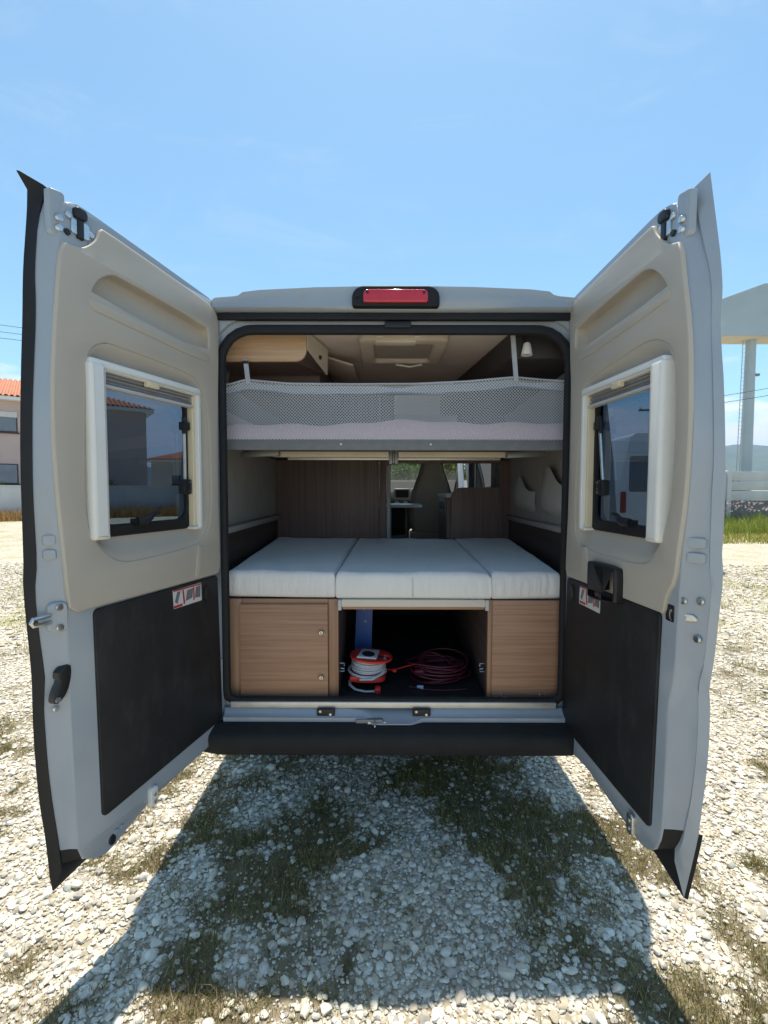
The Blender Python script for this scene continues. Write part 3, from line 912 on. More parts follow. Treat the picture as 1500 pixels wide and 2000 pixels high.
    # riveted bracket at the upper free corner
    bu = .716 if s < 0 else .672
    br = obj("corner_bracket", plate("corner_bracket", [rrect(bu - .018, bu + .022, 2.335, 2.472, [.004, .010, .016, .016])], lambda u, z, d: P(u, z, d + max(0, u - bu) * .5), .014, .035, .002), PAINT, door)
    for zz in (2.362, 2.392):
        obj("rivet", MB().lathe([(.0, -.006), (.010, -.004), (.012, .0), (.012, .006)], 12, axis='y').xf(lambda x, y, z: (x + bu, s * (y + .014), z + zz)), METAL, br)
    # bottom roller catch
    bu = .43 if s < 0 else .54
    o = obj("bottom_catch", plate("bottom_catch", [rrect(bu - .018, bu + .018, .352, .428, .014)], P, -.004, .014, .005), WHITEPL if s < 0 else METAL, door)
    for zz in (.372, .40):
        obj("bolt", MB().lathe([(.0, -.009), (.006, -.008), (.007, .0)], 8, axis='y').xf(lambda x, y, z: (x + bu, s * (y - .0), z + zz)), METAL, o)
    if s < 0:
        for (u, z, r_, m_) in ((.591, .366, .008, PAINT), (.568, .366, .008, PAINT), (.604, .346, .014, BLACKPL), (.764, .885, .007, METAL)):
            obj("plug", MB().lathe([(.0, -.004), (r_ * .8, -.004), (r_, .0), (r_, .004)], 12, axis='y').xf(lambda x, y, zz, u=u, z=z: (x + u, s * (y + (.010 if u < .7 else .036)), zz * 1.3 + z)), m_, door)
        # striker loop on the edge
        eb = obj("striker_base", plate("striker_base", [rrect(.738, .776, 1.128, 1.222, .016)], lambda u, z, d: P(u, z, d + float(np.interp(u, [.735, .795], [.012, .056]))), -.010, .01, .004), PAINT, door)
        obj("striker_loop", MB().tube([P(.775, 1.185, .03), P(.822, 1.184, .034), P(.828, 1.174, .034), P(.822, 1.164, .034), P(.775, 1.163, .03)], .0065, 8), METAL, eb)
        for zz in (1.207, 1.143):
            obj("bolt", MB().lathe([(.0, -.006), (.010, -.005), (.011, .0)], 12, axis='y').xf(lambda x, y, z: (x + .756, s * (y + .016), z + zz)), METAL, eb)
        # black latch lever on the edge
        lv = plate("latch_lever", [chaikin([(.730, 1.025), (.768, 1.010), (.772, .985), (.762, .980), (.782, .945), (.788, .915), (.770, .908), (.742, .935), (.728, .985)], 1)], P, .008, .036, .006)
        o = obj("latch_lever", lv, BLACKPL, door)
        obj("pivot", MB().lathe([(.0, -.004), (.008, -.004), (.009, .0)], 10, axis='y').xf(lambda x, y, z: (x + .776, s * (y + .008), z + .924)), DGALU, o)
    else:
        # pull grip with a scooped recess
        g0 = [(.268, 1.287), (.452, 1.289), (.462, 1.270), (.462, 1.165), (.448, 1.150), (.275, 1.136), (.265, 1.150), (.263, 1.275)]
        hole = [(.285, 1.270), (.375, 1.272), (.378, 1.190), (.288, 1.185)]
        gp = obj("pull_grip", plate("pull_grip", [chaikin(g0, 1), hole], P, -.034, .004, .010), BLACKPL, door)
        obj("grip_recess", MB().loft([[P(u, z, -.024) for u, z in ccw(hole)], [P(u, z, .0) for u, z in ccw(hole)]], cap1=True), BLACKPL, gp)
        o = obj("latch_opening", plate("latch_opening", [rrect(.668, .706, 1.160, 1.214, .006)], P, .010, .030, .003), BLACKPL, door)
        obj("latch_claw", plate("latch_claw", [chaikin([(.690, 1.204), (.71, 1.19), (.748, 1.200), (.762, 1.190), (.758, 1.176), (.712, 1.172), (.690, 1.162), (.684, 1.185)], 1)], lambda u, z, d: P(u, z, d + float(np.interp(u, [.70, .79], [.012, .056]))), -.003, .006, .002), METAL, o)
        for (u, z) in ((.728, 1.236), (.766, 1.243), (.762, 1.128)):
            w_ = float(np.interp(u, [.714, .788], [.012, .058]))
            obj("plug", MB().lathe([(.0, -.002), (.006, -.004), (.011, -.003), (.012, .004)], 14, axis='y').xf(lambda x, y, zz, u=u, z=z, w_=w_: (x + u, s * (y + w_), zz + z)), METAL, door)
    # stiffening ribs pressed into the edge metal
    for k in range(2):
        zz = 1.40 - .045 * k
        obj("pressed_rib", plate("pressed_rib", [rrect(.740 if s > 0 else .757, .772 if s > 0 else .778, zz, zz + .030, .006)], lambda u, z, d: P(u, z, d + float(np.interp(u, [.730, .782] if s > 0 else [.746, .789], [.012, .058]))), -.003, .006, .002), PAINT, door)
    return door


build_door(-1)
build_door(1)

# ================================================================== interior shell of the van
XL, XR = -.935, .985
ZF, ZC = .562, 2.332
b = MB().box(XL - .02, XR + .02, .03, 4.3, .50, ZF)
obj("load_floor", b.mesh("load_floor"), FLOORM, VAN)
# ceiling with rounded shoulders
rings = []
for y in (.09, 1.0, 2.2, 3.72):
    rings.append([(XL, y, 1.95), (XL + .01, y, 2.15), (XL + .05, y, 2.27), (XL + .16, y, 2.325), (XL + .3, y, ZC), (XR - .3, y, ZC), (XR - .16, y, 2.325), (XR - .05, y, 2.27), (XR - .01, y, 2.15), (XR, y, 1.95)])
obj("ceiling_lining", MB().loft(rings, closed=False).mesh("ceiling_lining", smooth=50), CEIL, VAN)
# side walls (grey felt above a ledge, dark wood below)
obj("wall_lining", MB().box(XL - .02, XL, .09, 3.9, 1.30, 1.96).mesh("w"), LINING, VAN)
w = MB().box(XR, XR + .02, .09, 2.10, 1.30, 1.96).box(XR, XR + .02, 3.0, 3.4, 1.30, 1.96).box(XR, XR + .02, 2.10, 3.0, 1.30, 1.42).box(XR, XR + .02, 2.10, 3.0, 1.93, 1.96)
obj("wall_lining", w.mesh("w"), LINING, VAN)
obj("wall_ledge", MB().box(XL - .01, XL + .045, .09, 1.60, 1.325, 1.362).mesh("w", bevel=.01), LINING, VAN)
obj("wall_ledge", MB().box(XR - .045, XR + .01, .09, 1.60, 1.325, 1.362).mesh("w", bevel=.01), LINING, VAN)
obj("wall_board", MB().box(XL - .02, XL + .012, .09, 1.62, .57, 1.323).mesh("w", bevel=.002), DARKWH, VAN)
obj("wall_board", MB().box(XR - .012, XR + .02, .09, 1.62, .57, 1.323).mesh("w", bevel=.002), DARKWH, VAN)
obj("wall_lining", MB().box(XL - .02, XL, 1.62, 4.2, .57, 1.30).mesh("w"), LINING, VAN)
obj("wall_lining", MB().box(XR, XR + .02, 1.62, 4.2, .57, 1.30).mesh("w"), LINING, VAN)
# partition with the passage to the front
YP = 1.62
pm = MB()
op = [(-.025, .575), (.545, .575), (.545, 1.52), (.575, 1.565), (.625, 1.580), (.895, 1.580), (.895, 1.775), (.06, 1.775), (-.025, 1.755)]
wallp = [(XL, .57), (-.09, .57), (-.09, 2.33), (XL, 2.33)]
obj("partition_wall", plate("partition_wall", [wallp], lambda a, c, d: (a, d, c), YP, YP + .03, .002), DARKW, VAN)
obj("partition_post", MB().box(-.088, -.030, YP - .006, YP + .04, .57, 1.80).mesh("p", bevel=.004), DARKW, VAN)
obj("partition_edge", MB().box(-.028, .004, YP - .002, YP + .05, .57, 1.76).mesh("p", bevel=.004), mat("grey_edge_strip", (.42, .44, .46), .45), VAN)
rp = [(.50, .57), (XR, .57), (XR, 1.80), (.90, 1.80), (.90, 1.585), (.585, 1.585), (.545, 1.575), (.515, 1.55), (.503, 1.51)]
obj("partition_wall", plate("partition_wall", [rp], lambda a, c, d: (a, d, c), YP + .004, YP + .034, .003), DARKW, VAN)
hd = [(-.088, 1.762), (-.02, 1.762), (.05, 1.782), (XR, 1.782), (XR, 2.33), (-.088, 2.33)]
obj("partition_header", plate("partition_header", [hd], lambda a, c, d: (a, d, c), YP, YP + .03, .002), DARKW, VAN)
# cream fascia over the passage with a control strip and an air vent
fa = obj("header_fascia", plate("header_fascia", [rrect(.035, .535, 1.82, 2.325, .02)], lambda a, c, d: (a, d, c), YP - .03, YP - .002, .006), mat("cream_fascia", (.60, .52, .44), .6, var=.05), VAN)
obj("control_strip", MB().box(.03, .49, YP - .036, YP - .031, 2.165, 2.318).mesh("c", bevel=.002), WHITEPL, fa)
for k in range(6):
    obj("vent_slat", MB().box(.04, .30, YP - .048, YP - .034, 2.180 + .012 * k, 2.187 + .012 * k).mesh("c", bevel=.001), WHITEPL, fa)
# soft fabric pockets hanging on the right wall
for (y0, y1, z0, z1) in ((.98, 1.42, 1.40, 1.66), (.42, .82, 1.40, 1.70)):
    pk = []
    for t in np.linspace(0, 1, 12):
        y = y0 + (y1 - y0) * t
        bulge = .055 * math.sin(math.pi * t) ** .6
        zt = z1 - .10 * (1 - t) ** 2 - .03 * math.sin(9 * t)
        pk.append([(XR - .004, y, z0 + .05 * abs(t - .5)), (XR - .008 - bulge, y, z0 + .06), (XR - .012 - bulge * 1.1, y, (z0 + zt) / 2), (XR - .008 - bulge * .75, y, zt)])
    obj("wall_pocket", MB().loft(pk, closed=False).mesh("p", smooth=60), mat("pocket_fabric", (.46, .45, .43), .9, bump=.3, bscale=300), VAN)

# roof hatch
ht = obj("roof_hatch", plate("roof_hatch", [rrect(-.175, .275, .155, .62, .05), rrect(-.10, .205, .235, .555, .03)], lambda a, c, d: (a, c, d), ZC - .035, ZC, .014), mat("hatch_cream", (.62, .55, .47), .5), VAN)
obj("hatch_blind", plate("hatch_blind", [rrect(-.105, .21, .23, .56, .03)], lambda a, c, d: (a, c, d), ZC - .012, ZC - .004), mat("hatch_blind", (.40, .36, .32), .7), ht)
obj("hatch_lip", MB().box(-.09, .11, .165, .225, ZC - .042, ZC - .03).mesh("h", bevel=.003), mat("hatch_grip", (.72, .66, .58), .5), ht)
obj("hatch_handle", MB().tube([(.02, .575, ZC - .04), (.10, .58, ZC - .052), (.17, .575, ZC - .04)], .006, 6), WHITEPL, ht)
# dashboard in the cab
dash = MB().loft([[(x, y, z) for x in (XL + .03, XR - .03)] for y, z in ((4.15, .9), (4.12, 1.38), (4.22, 1.53), (4.75, 1.50))], closed=False)
DB = obj("dashboard", dash.mesh("d", smooth=40), mat("dash_plastic", (.03, .03, .032), .6), VAN)
obj("radio_frame", plate("radio_frame", [rrect(.075, .30, 1.425, 1.575, .02), rrect(.10, .275, 1.455, 1.555, .01)], lambda a, c, d: (a, d, c), 4.06, 4.13, .006), mat("silver_plastic", (.55, .57, .60), .35), DB)
obj("radio_screen", plate("radio_screen", [rrect(.098, .277, 1.452, 1.558, .008)], lambda a, c, d: (a, d, c), 4.075, 4.10), BLACKPL, DB)
obj("air_vent", plate("air_vent", [rrect(.315, .43, 1.44, 1.575, .02), rrect(.335, .41, 1.46, 1.555, .02)], lambda a, c, d: (a, d, c), 4.06, 4.13, .006), mat("silver_plastic", (.55, .57, .60), .35), DB)
for x in (.12, .235):
    obj("climate_knob", MB().lathe([(.0, -.03), (.028, -.03), (.034, -.01), (.034, .05)], 20, (x, 4.06, 1.375), axis='y'), mat("knob_metal", (.5, .5, .5), .3, metal=.7), DB)

# ================================================================== furniture and loose things in the van
# ---- bed cushions
def cushion(name, label, corners, z0, z1, cr):
    """corners: (x, y) front-left, front-right, back-right, back-left"""
    nx, ny = 26, 30
    c = [np.array(p, float) for p in corners]
    r_ = .020
    prof = []
    # layers from bottom rim up and over
    mb = MB()

    def pt(u, v):
        return (1 - v) * ((1 - u) * c[0] + u * c[1]) + v * ((1 - u) * c[3] + u * c[2])
    us = [0, .012, .03] + list(np.linspace(.07, .93, nx - 6)) + [.97, .988, 1]
    vs_ = [0, .008, .018] + list(np.linspace(.05, .95, ny - 6)) + [.982, .992, 1]
    topg = []
    for v in vs_:
        row = []
        for u in us:
            p = pt(u, v)
            du = min(u, 1 - u) * abs(c[1][0] - c[0][0]); dv = min(v, 1 - v) * abs(c[3][1] - c[0][1])
            d = min(du, dv)
            e = max(0, 1 - d / r_)
            drop = r_ * (1 - math.sqrt(max(0, 1 - e * e)))
            wob = .005 * math.sin(p[0] * 9 + cr) * math.sin(p[1] * 5 + cr * 2) + .002 * math.sin(p[0] * 31 + p[1] * 13 + cr) + .004 * math.exp(-dv / .12) * math.sin(p[0] * 5 + cr)
            row.append((p[0], p[1], z1 - drop + wob * (1 - e)))
        topg.append(row)
    mb.loft(topg, closed=False)
    # skirt
    rim = [topg[0][i] for i in range(len(us))] + [topg[j][-1] for j in range(1, len(vs_))] + [topg[-1][i] for i in range(len(us) - 2, -1, -1)] + [topg[j][0] for j in range(len(vs_) - 2, 0, -1)]
    ctr = np.mean(np.array(corners), 0)
    lay = [rim]
    for k in range(1, 7):
        t = k / 6
        bul = .006 * math.sin(math.pi * t)
        z = (z1 - r_) * (1 - t) + (z0 + .006) * t
        ring = []
        for i, p in enumerate(rim):
            d = np.array([p[0], p[1]]) - ctr; d = d / np.linalg.norm(d)
            ripple = .0034 * math.sin(i * 2.3 + cr * 5 + t * 1.3) * math.sin(math.pi * t)
            q = np.array([p[0], p[1]]) + d * (bul + ripple) * (1 if k < 6 else 0)
            ring.append((q[0], q[1], z + .004 * math.sin(p[0] * 6 + cr) * t))
        lay.append(ring)
    lay.append([(p[0] - .01 * np.sign(p[0] - ctr[0]), p[1] - .01 * np.sign(p[1] - ctr[1]), z0) for p in rim])
    mb.loft(lay)
    o = obj(name, mb.mesh(name, smooth=70), CUSH)
    tag(o, label, "cushion", "bed cushions side by side")
    return o


cushion("bed_cushion", "white mattress cushion on the cabinet with round locks", [(-.800, .075), (-.281, .06), (-.262, 1.55), (-.922, 1.60)], 1.050, 1.178, 1.0)
cm = cushion("bed_cushion", "widest white mattress cushion in the middle above the open storage bay", [(-.275, .05), (.463, .05), (.515, 1.55), (-.258, 1.55)], 1.048, 1.174, 2.3)
cushion("bed_cushion", "narrow white mattress cushion on the plain cabinet without locks", [(.469, .06), (.805, .075), (.975, 1.58), (.520, 1.57)], 1.044, 1.173, 4.1)
obj("seam", MB().tube([(.090, .043, 1.150), (.091, .0415, 1.11), (.092, .043, 1.06)], .0022, 6), mat("seam_thread", (.66, .64, .62), .9), cm)

# ---- left cabinet
LC = thing("storage_cabinet", "oak cabinet with a closed door and two round locks under the cushion", "cabinet", (-.53, .1, .562), "bed base cabinets")


def rel(root, name, mb, m, bevel=.002, smooth=35):
    me = mb.mesh(name, bevel=bevel, smooth=smooth)
    o = obj(name, me, m, root)
    o.location = (-root.location.x, -root.location.y, -root.location.z)
    return o


rel(LC, "frame_post", MB().box(-.82, -.728, .056, .075, .564, 1.044), OAK_V)
rel(LC, "frame_post", MB().box(-.312, -.264, .056, .075, .564, 1.044), OAK_V)
rel(LC, "frame_rail", MB().box(-.726, -.314, .056, .075, 1.018, 1.044), OAK_H)
dr = rel(LC, "cabinet_door", MB().box(-.733, -.313, .040, .056, .570, 1.022), OAK_H)
for z in (.890, .672):
    lk = obj("lock", MB().lathe([(.0, -.016), (.009, -.016), (.011, -.012), (.011, .0)], 16, (-.343, .040, z), axis='y'), METAL, dr)
    obj("keyhole", MB().box(-.345, -.341, .022, .0245, z - .007, z + .006), BLACKPL, lk)
rel(LC, "side_panel", MB().box(-.284, -.266, .076, 1.50, .564, 1.042), DARKWH)
rel(LC, "top_board", MB().box(-.82, -.286, .077, 1.50, 1.026, 1.042), DARKWH)
# ---- right cabinet
RC = thing("storage_cabinet", "plain oak cabinet with a fixed front panel under the narrow cushion", "cabinet", (.62, .1, .562), "bed base cabinets")
rel(RC, "front_panel", MB().box(.473, .82, .052, .070, .564, 1.040), OAK_H)
rel(RC, "frame_post", MB().box(.452, .471, .046, .072, .564, 1.044), OAK_V)
rel(RC, "side_panel", MB().box(.454, .470, .073, 1.50, .564, 1.042), DARKWH)
rel(RC, "top_board", MB().box(.472, .82, .073, 1.50, 1.026, 1.040), DARKWH)
for x in (.535, .720):
    rel(RC, "hook", MB().tube([(x - .012, .050, .588), (x - .013, .046, .572), (x + .013, .046, .572), (x + .012, .050, .588)], .0028, 6), METAL, 0)
for (x, s) in ((-.262, 1), (.450, -1)):
    rel(LC if s > 0 else RC, "bay_latch", MB().tube([(x, .10, .675), (x + s * .022, .10, .675), (x + s * .022, .10, .688), (x + s * .006, .10, .690)], .003, 6).tube([(x, .10, .715), (x + s * .022, .10, .715), (x + s * .022, .10, .702)], .003, 6), METAL, 0)
# back of the bay
bx("bay_back", -.26, .448, 1.48, 1.50, .565, 1.04, DARKBOX, VAN)
for z in (.80, .88):
    bx("bay_rail", -.10, .30, 1.40, 1.44, z, z + .02, DGALU, VAN)
# ---- bed support bar
BS = thing("bed_support_bar", "cream aluminium bar bridging the bay under the middle cushion", "support bar", (.095, .05, 1.0))
rel(BS, "bar", MB().box(-.246, .437, .038, .075, 1.012, 1.046), mat("cream_bar", (.66, .58, .48), .45, var=.05))
rel(BS, "bar_underside", MB().box(-.242, .433, .042, .075, .999, 1.0115), OAK_H)
for x in (-.255, .446):
    rel(BS, "end_cap", MB().box(x - .0085, x + .0085, .036, .08, .995, 1.044), mat("cap_grey", (.50, .50, .50), .5))
rel(BS, "slat_board", MB().box(-.24, .43, .09, 1.45, 1.022, 1.040), DARKBOX)

# ---- bunk bed
BK = thing("bunk_bed", "raised bunk bed frame with dark grey front rail across the opening", "bunk", (0, .1, 1.75))
rel(BK, "front_rail", MB().box(-.85, .86, .100, .130, 1.758, 1.812), RAILF, .008)
for x in (-.253, .178):
    rel(BK, "rivet", MB().lathe([(.0, -.004), (.005, -.003), (.006, .0)], 8, (x, .100, 1.787), axis='y'), METAL, 0)
rel(BK, "bed_board", MB().box(-.85, .86, .13, 1.35, 1.785, 1.800), DARKBOX)
for (x0, x1) in ((-.645, -.022), (.030, .665)):
    rel(BK, "fold_bar", MB().box(x0, x1, .345, .375, 1.742, 1.772), mat("fold_bar_cream", (.62, .54, .44), .45))
rel(BK, "cross_bar", MB().box(-.60, .62, .52, .55, 1.738, 1.758), ALU)
rel(BK, "fold_hinge", MB().box(-.020, -.002, .338, .40, 1.705, 1.778).box(.010, .028, .338, .40, 1.705, 1.778).box(-.002, .010, .345, .39, 1.71, 1.775), DGALU, .004)
for s in (-1, 1):
    c = .70 * s
    rel(BK, "slide_arm", MB().hexa([(c - .10, .30, 1.735), (c + .10, .30, 1.745), (c + .10, .36, 1.745), (c - .10, .36, 1.735), (c - .10, .30, 1.765), (c + .10, .30, 1.782), (c + .10, .36, 1.782), (c - .10, .36, 1.765)]), DGALU, .004)
# bunk mattress
mb = MB(); rows = []
for y in np.linspace(.135, 1.25, 30):
    row = []
    for x in np.linspace(-.90, .93, 60):
        e = min((y - .135) / .06, 1)
        f = math.sqrt(max(0, 1 - (1 - e) ** 2))
        lump = .012 * math.sin(x * 3.1 + 1) + .007 * math.sin(x * 9 + y * 6) + .005 * math.sin(x * 23 + y * 3)
        end = .03 * max(0, abs(x) - .7) / .2
        row.append((x, y, 1.815 + (.085 + lump) * f + end * .0))
    rows.append(row)
rows.insert(0, [(x, .134, 1.801) for x in np.linspace(-.90, .93, 60)])
mb.loft(rows, closed=False)
tag(obj("bunk_mattress", mb.mesh("bunk_mattress", smooth=70), BUNKM), "pale spotted mattress on the upper bunk behind the net", "mattress")
# safety net
def netz(x):
    return float(np.interp(x, [-.86, -.79, -.705, -.50, -.2, .1, .35, .57, .70, .82, .87], [2.062, 2.066, 2.090, 2.072, 2.070, 2.072, 2.084, 2.104, 2.092, 2.086, 2.084]))


def sheet(name, x0, x1, za, zb, y0, amp, m, nx=70, nz=14):
    V, F, UV = [], [], []
    for j in range(nz + 1):
        for i in range(nx + 1):
            x = x0 + (x1 - x0) * i / nx
            t = j / nz
            a, b_ = za(x), zb(x)
            z = a + (b_ - a) * t
            y = y0 + amp * (math.sin(x * 9 + t * 2) * .5 + math.sin(x * 21 + 1) * .3) * t + .012 * math.sin(math.pi * t)
            V.append((x, y, z)); UV.append((x, z - 1.8 + .01 * math.sin(x * 7)))
    for j in range(nz):
        for i in range(nx):
            a = j * (nx + 1) + i
            F.append((a, a + 1, a + nx + 2, a + nx + 1))
    me = bpy.data.meshes.new(name); me.from_pydata(V, [], F)
    ul = me.uv_layers.new(name='UVMap')
    for lp in me.loops:
        ul.data[lp.index].uv = UV[lp.vertex_index]
    me.polygons.foreach_set('use_smooth', [True] * len(F))
    return me


SN = thing("safety_net", "grey mesh safety net stretched along the upper bunk", "net", (0, .1, 1.80))


def relm(root, name, me, m):
    o = obj(name, me, m, root); o.location = (-root.location.x, -root.location.y, -root.location.z)
    return o


relm(SN, "netting", sheet("netting", -.86, .87, lambda x: 1.806, netz, .088, .010, NETM), NETM)
relm(SN, "hem_band", sheet("hem_band", -.86, .87, lambda x: netz(x) - .048, lambda x: netz(x) - .010, .0915, .0, STRAP, 70, 2), mat("net_band", (.27, .30, .345), .8, var=.1, vscale=30))
relm(SN, "edge_cord", MB().tube([(x, .090, netz(x)) for x in np.linspace(-.86, .87, 60)], .004, 6).mesh("edge_cord"), STRAP)
for (x, zt, x2, rt) in ((-.702, 2.182, -.690, "overhead locker"), (.556, 2.325, .578, "ceiling")):
    zb = netz(x2) - .02
    st = MB().hexa([(x - .011, .082, zt), (x + .011, .082, zt), (x + .011, .085, zt), (x - .011, .085, zt), (x2 - .011, .082, zb), (x2 + .011, .082, zb), (x2 + .011, .085, zb), (x2 - .011, .085, zb)])
    o = relm(SN, "strap", st.mesh("strap"), STRAP)
    obj("strap_buckle", MB().box(x - .013, x + .013, .078, .088, zt - .02, zt - .006).mesh("b", bevel=.002), BLACKPL, o)
# ---- overhead lockers
OL = thing("overhead_locker", "light oak overhead locker with rounded corner above the net", "locker", (-.6, .2, 2.18), "overhead lockers")
fr = ccw(rrect(-.85, -.418, 2.180, 2.318, [.004, .004, .004, .055], 8))
relm(OL, "end_panel", plate("end_panel", [fr], lambda a, c, d: (a, d, c), .105, .122, .002), OAK_L)
rel(OL, "locker_door", MB().hexa([(-.418, .123, 2.240), (-.414, .123, 2.240), (-.352, .385, 2.185), (-.358, .385, 2.185), (-.418, .123, 2.322), (-.412, .123, 2.322), (-.350, .385, 2.322), (-.358, .385, 2.322)]), mat("locker_cream", (.66, .60, .52), .5), 0)
rel(OL, "locker_bottom", MB().hexa([(-.85, .123, 2.182), (-.475, .123, 2.182), (-.36, .385, 2.184), (-.85, .385, 2.184), (-.85, .123, 2.192), (-.42, .123, 2.238), (-.36, .385, 2.194), (-.85, .385, 2.194)]), DARKWH, 0)
rel(OL, "knob", MB().lathe([(.0, .014), (.010, .012), (.011, .0)], 12, (-.380, .27, 2.245), axis='x'), BLACKPL, 0)
OL2 = thing("overhead_locker", "dark locker with a raised flap behind the oak overhead locker", "locker", (-.6, .9, 2.1), "overhead lockers")
rel(OL2, "locker_box", MB().box(-.90, -.40, .42, 1.58, 2.13, 2.322), DARKWH)
rel(OL2, "raised_flap", MB().hexa([(-.398, .44, 2.302), (-.225, .50, 2.262), (-.215, 1.0, 2.262), (-.398, 1.0, 2.302), (-.398, .44, 2.314), (-.222, .50, 2.274), (-.212, 1.0, 2.274), (-.398, 1.0, 2.314)]), mat("flap_cream", (.55, .48, .42), .5))
OL3 = thing("overhead_locker", "dark sloping overhead locker beside the long grey strap", "locker", (.8, .5, 2.2), "overhead lockers")
rel(OL3, "locker_box", MB().hexa([(.565, .14, 2.205), (.94, .14, 2.205), (.94, 1.58, 2.16), (.40, 1.58, 2.16), (.565, .14, 2.328), (.86, .14, 2.328), (.86, 1.58, 2.328), (.40, 1.58, 2.328)]), mat("locker_dark", (.045, .042, .045), .6))
SL = thing("reading_lamp", "small white reading lamp on a short stem at the upper corner", "lamp", (.625, .11, 2.30))
rel(SL, "stem", MB().tube([(.622, .115, 2.325), (.622, .112, 2.29), (.626, .11, 2.268)], .006, 6), BLACKPL, 0)
rel(SL, "shade", MB().lathe([(.010, .03), (.016, .025), (.026, -.02), (.027, -.03), (.020, -.028)], 16, (.632, .105, 2.24)), WHITEPL, 0)

# ---- things in the storage bay
RE = thing("cable_reel", "red cable reel wound with grey mains cable in the storage bay", "cable reel", (-.135, .26, .562))


def tilt(mb, ang=.12, c=(-.135, .26, .60)):
    def f(x, y, z):
        x, y, z = x - c[0], y - c[1], z - c[2]
        x2 = x * math.cos(ang) + z * math.sin(ang); z2 = -x * math.sin(ang) + z * math.cos(ang)
        y2 = y * math.cos(.10) - z2 * math.sin(.10); z3 = y * math.sin(.10) + z2 * math.cos(.10)
        return (x2 + c[0], y2 + c[1], z3 + c[2])
    return mb.xf(f)


cx, cy = -.135, .26
top_ = [(cx + .108 * math.cos(a) * (1.05 if math.cos(a) > 0 else 1), cy + .085 * math.sin(a)) for a in np.linspace(0, 2 * math.pi, 41)[:-1]]
hole_ = [(cx + .078 + .022 * math.cos(a), cy - .015 + .026 * math.sin(a)) for a in np.linspace(0, 2 * math.pi, 17)[:-1]]
fl_ = MB(); fl_.v = []
me = plate("reel_flange", [top_, hole_], lambda a, c, d: (a, c, d), .795, .778, .006)
for v in me.vertices:
    v.co = Vector(tilt(MB().add([v.co], [])).v[0])
relm(RE, "reel_flange", me, REDPL)
rel(RE, "socket_plate", tilt(MB().hexa([(cx - .075, cy - .055, .797), (cx + .03, cy - .055, .797), (cx + .045, cy + .05, .797), (cx - .05, cy + .05, .797), (cx - .07, cy - .05, .808), (cx + .027, cy - .05, .808), (cx + .042, cy + .046, .808), (cx - .046, cy + .046, .808)])), mat("socket_grey", (.58, .60, .63), .45), .003)
rel(RE, "socket", tilt(MB().lathe([(.0, .811), (.030, .811), (.034, .808)], 20, (cx - .015, cy - .01, 0))), BLACKPL, 0)
rel(RE, "socket", tilt(MB().box(cx + .04, cx + .066, cy - .035, cy - .015, .796, .803)), BLACKPL, .002)
hx = []
for k in range(7 * 24 + 1):
    a = 2 * math.pi * k / 24
    q = k / 24
    z = .660 + .0165 * q
    r0 = .080 + .004 * math.sin(a * .37 + 1) + (.012 if q < 1.5 else 0)
    hx.append((cx - .004 + r0 * math.cos(a), cy + r0 * .9 * math.sin(a), z + .004 * math.sin(a + 1)))
rel(RE, "wound_cable", tilt(MB().tube(hx, .0085, 7)), GREYCABLE, 0, 60)
rel(RE, "reel_core", tilt(MB().lathe([(.062, .61), (.062, .79)], 20, (cx, cy, 0))), REDPL, 0)
base_ = [(cx - .075, cy - .08), (cx + .085, cy - .08), (cx + .105, cy - .02), (cx + .09, cy + .07), (cx - .07, cy + .07), (cx - .085, cy)]
me = plate("reel_base", [chaikin(base_, 2), [(cx + .055 + .028 * math.cos(a), cy - .02 + .03 * math.sin(a)) for a in np.linspace(0, 2 * math.pi, 17)[:-1]]], lambda a, c, d: (a, c, d), .650, .612, .010)
relm(RE, "reel_base", me, REDPL)
rel(RE, "reel_foot", MB().box(cx - .082, cx - .03, cy - .09, cy - .06, .622, .665), REDPL, .008)
rel(RE, "loose_cable", MB().tube([(cx - .085, cy - .03, .60), (cx - .08, cy - .07, .588), (cx - .05, cy - .105, .578), (cx, cy - .12, .574), (cx + .045, cy - .115, .573)], .008, 7).tube([(cx - .03, cy - .10, .65), (cx + .03, cy - .105, .655), (cx + .08, cy - .07, .675), (cx + .09, cy - .03, .69)], .0085, 7), GREYCABLE, 0, 60)
rel(RE, "plug", MB().box(cx + .045, cx + .075, cy - .135, cy - .095, .563, .605), REDPL, .006)
rel(RE, "handle_arm", MB().tube([(cx + .09, cy + .02, .66), (cx + .14, cy + .0, .663), (cx + .20, cy + .03, .672), (cx + .27, cy + .06, .68)], .005, 6).lathe([(.0, -.012), (.012, -.01), (.012, .01), (.0, .012)], 10, (cx + .145, cy - .005, .665)), REDPL, 0)
RE.scale = (1, 1, .68); RE.location.y -= .035
CO = thing("cable_coil", "dark red cable in a loose coil lying in the storage bay", "cable", (.20, .36, .562))
pts = []
for k in range(16 * 20 + 1):
    a = 2 * math.pi * k / 20; q = k / 20
    rx = .115 + .034 * math.sin(q * 2.1 + a * .21) ; ry = .095 + .03 * math.cos(q * 1.7 + a * .13)
    pts.append((.21 + .024 * math.sin(q * 1.3) + rx * math.cos(a), .36 + ry * math.sin(a) + .01 * math.cos(q * 2.9), .578 + .0085 * q + .026 * math.sin(a + q * 1.9) * math.cos(q * 1.1) + (.03 * max(0, math.sin(a)) * q / 16)))
rel(CO, "coil", MB().tube(pts, .0062, 6), REDCABLE, 0, 60)
rel(CO, "plug_end", MB().tube([(.09, .30, .66), (.12, .29, .672), (.135, .29, .65)], [.02, .022, .012], 8), REDCABLE, 0, 60)
rel(CO, "tail", MB().tube([(.05, .24, .573), (.12, .21, .57), (.22, .20, .569), (.34, .215, .569)], .0055, 6), REDCABLE, 0, 60)
